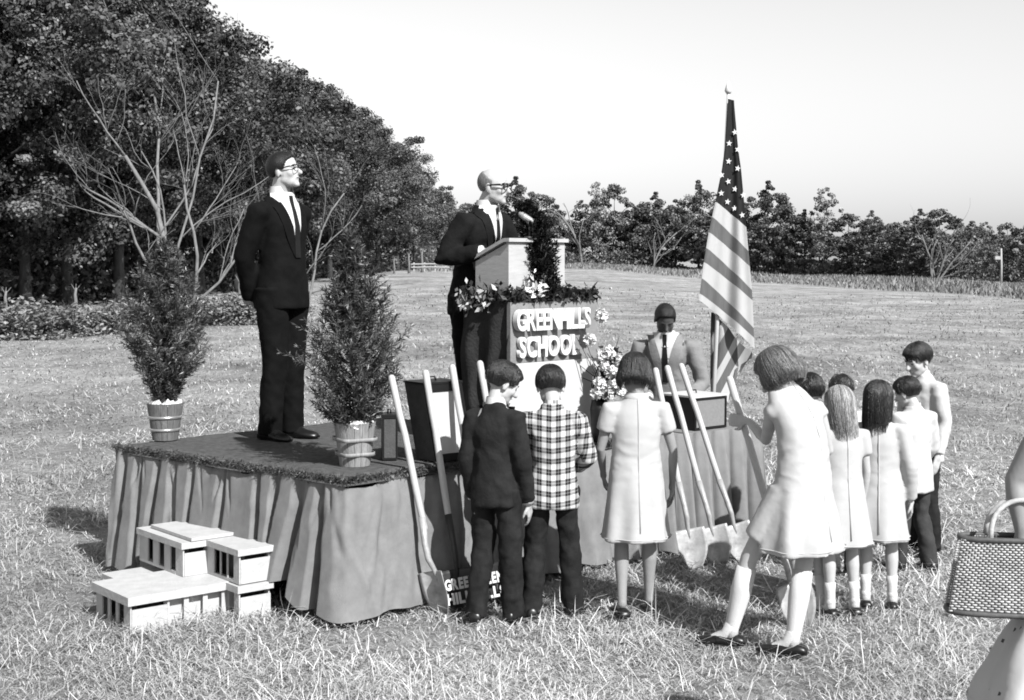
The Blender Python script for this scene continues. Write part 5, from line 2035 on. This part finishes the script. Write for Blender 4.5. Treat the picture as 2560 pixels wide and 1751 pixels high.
make_person('girl with straight fair hair in white dress, right of the walking girl', (1.745, 7.2, gz(1.75, 7.2)), D(192), 1.205, {'head': (.0, -.025, .915), 'elR': (-.12, 0, .62), 'wrR': (-.12, -.04, .48)}, female=True, outfit='dress', cloth='white_dress', hair=('long', 'hair_fair'), yaw=D(4), pitch=D(14), seed=26, group=KG, hem=.3, sleeve='short', sock=.6, skin='skin',
            shoes=('shoe', True), fold=.004, wide=.95, strands=1200)
make_person('girl with long dark hair in white dress, left of the two boys', (1.985, 7.36, gz(2, 7.35)), D(165), 1.22, {'head': (.0, -.02, .918)}, female=True, outfit='dress', cloth='white_dress', hair=('long', 'hair_dark'), yaw=D(-20), pitch=D(10), seed=27, group=KG, hem=.3, sleeve='long', sock=.6, skin='skin', shoes=('shoe', True), fold=.005, strands=1200)
make_person('child whose dark head shows just above the fair-haired girl', (1.99, 8.2, gz(2, 8.2)), D(190), 1.2, None, outfit='shirt', cloth='light_jacket', lower='trouser_grey', hair=('boy', 'hair_dark'), seed=28, group=KG, hem=.44, pitch=D(15), strands=200)
make_person('smaller boy in pale jacket seen from behind, in front of the taller boy', (2.45, 8.3, gz(2.4, 8.3)), D(205), 1.175, {'anL': (.08, -.03, .05), 'anR': (-.07, .05, .05), 'head': (.01, -.04, .91), 'elR': (-.14, -.01, .62), 'wrR': (-.12, -.09, .54), 'elL': (.13, -.05, .63), 'wrL': (.08, -.13, .56)}, outfit='coat', cloth='light_jacket', lower='trouser_grey', hair=('boy', 'hair_dark'),
            yaw=D(20), pitch=D(20), seed=29, group=KG, hem=.40, fold=.006)
make_person('taller boy in white shirt facing left behind the boy in pale jacket', (2.66, 8.82, gz(2.6, 8.8)), D(-62), 1.345, {'head': (0, -.03, .915)}, outfit='shirt', cloth='light_jacket', lower='trouser_dark', hair=('boy', 'hair_dark'), yaw=D(-5), pitch=D(20), seed=30, group=KG, hem=.43, fold=.006)
# ---- woman at the right edge
WL = Vector((1.85, 4.22, 0))
make_person('woman in white printed skirt at the right edge holding a straw basket', WL, D(190), 1.76, None, adult=True, female=True, outfit='dress', cloth='white_print', hair=('bob', 'hair_mid'), seed=31, hem=.27, flare=1.75, sleeve='none', skin='skin_tan', shoes=('shoe', True), fold=.008,
            hands={'L': {'dir': (0, -.2, -1), 'palm': (-1, 0, 0), 'curl': 1.0}}, J_place={'shL': (1.665, 4.19, 1.40), 'elL': (1.565, 4.23, 1.19), 'wrL': (1.58, 4.21, 1.035)})


# ================================================================== straw basket
def basket():
    o = thing('straw_basket', 'woven straw handbag with arched handles held at the right edge', 'basket', (1.575, 4.2, .815), D(-9))
    W0, W1, Hb, Db = .225, .185, .225, .065
    nz, nx = 30, 46
    # woven face: over-and-under strands
    for side in (-1, 1):
        b = MB()
        for i in range(nz):                      # level strands
            z = Hb * (i + .5) / nz
            w = W0 + (W1 - W0) * z / Hb
            pts = []
            for k in range(nx * 2 + 1):
                x = -w + 2 * w * k / (nx * 2)
                y = side * (Db * (1 - .25 * z / Hb) * (1 - .35 * (x / w) ** 2)) + side * .003 * math.sin(k * PI / 2 + i * PI)
                pts.append((x, y, z))
            b.tube(pts, Hb / nz * .43, 5)
        link('woven_side', b.mesh('woven_side', 'wicker', True), o)
        b = MB()
        for k in range(nx):
            f = (k + .5) / nx * 2 - 1
            pts = []
            for i in range(nz * 2 + 1):
                z = Hb * i / (nz * 2)
                w = W0 + (W1 - W0) * z / Hb
                x = f * w
                y = side * (Db * (1 - .25 * z / Hb) * (1 - .35 * f ** 2)) - side * .003 * math.sin(i * PI / 2 + k * PI)
                pts.append((x, y, z))
            b.tube(pts, .0026, 4)
        link('upright_strands', b.mesh('upright_strands', 'wicker_dark' if side < 0 else 'wicker', True), o)
        # arched handle
        pts = []
        for i in range(17):
            a = PI * i / 16
            pts.append((-.1 * math.cos(a), side * (.045 - .03 * math.sin(a)), Hb + .12 * math.sin(a) ** .8))
        link('handle', MB().tube(pts, .008, 8).mesh('handle', 'wicker', True), o)
    for z, w, d in ((0.0, W0, Db), (Hb, W1, Db * .75)):
        pts = [(w * math.cos(2 * PI * i / 40) if False else w * math.copysign(abs(math.cos(2 * PI * i / 40)) ** .5, math.cos(2 * PI * i / 40)), d * math.copysign(abs(math.sin(2 * PI * i / 40)) ** .7, math.sin(2 * PI * i / 40)), z) for i in range(41)]
        link('rim', MB().tube(pts, .009, 6, cap=False).mesh('rim', 'wicker_dark', True), o)
    link('lining', MB().prism([(-W0 * .92, -Db * .6), (W0 * .92, -Db * .6), (W0 * .92, Db * .6), (-W0 * .92, Db * .6)], .004, .012).mesh('lining', 'wicker_dark'), o)


basket()
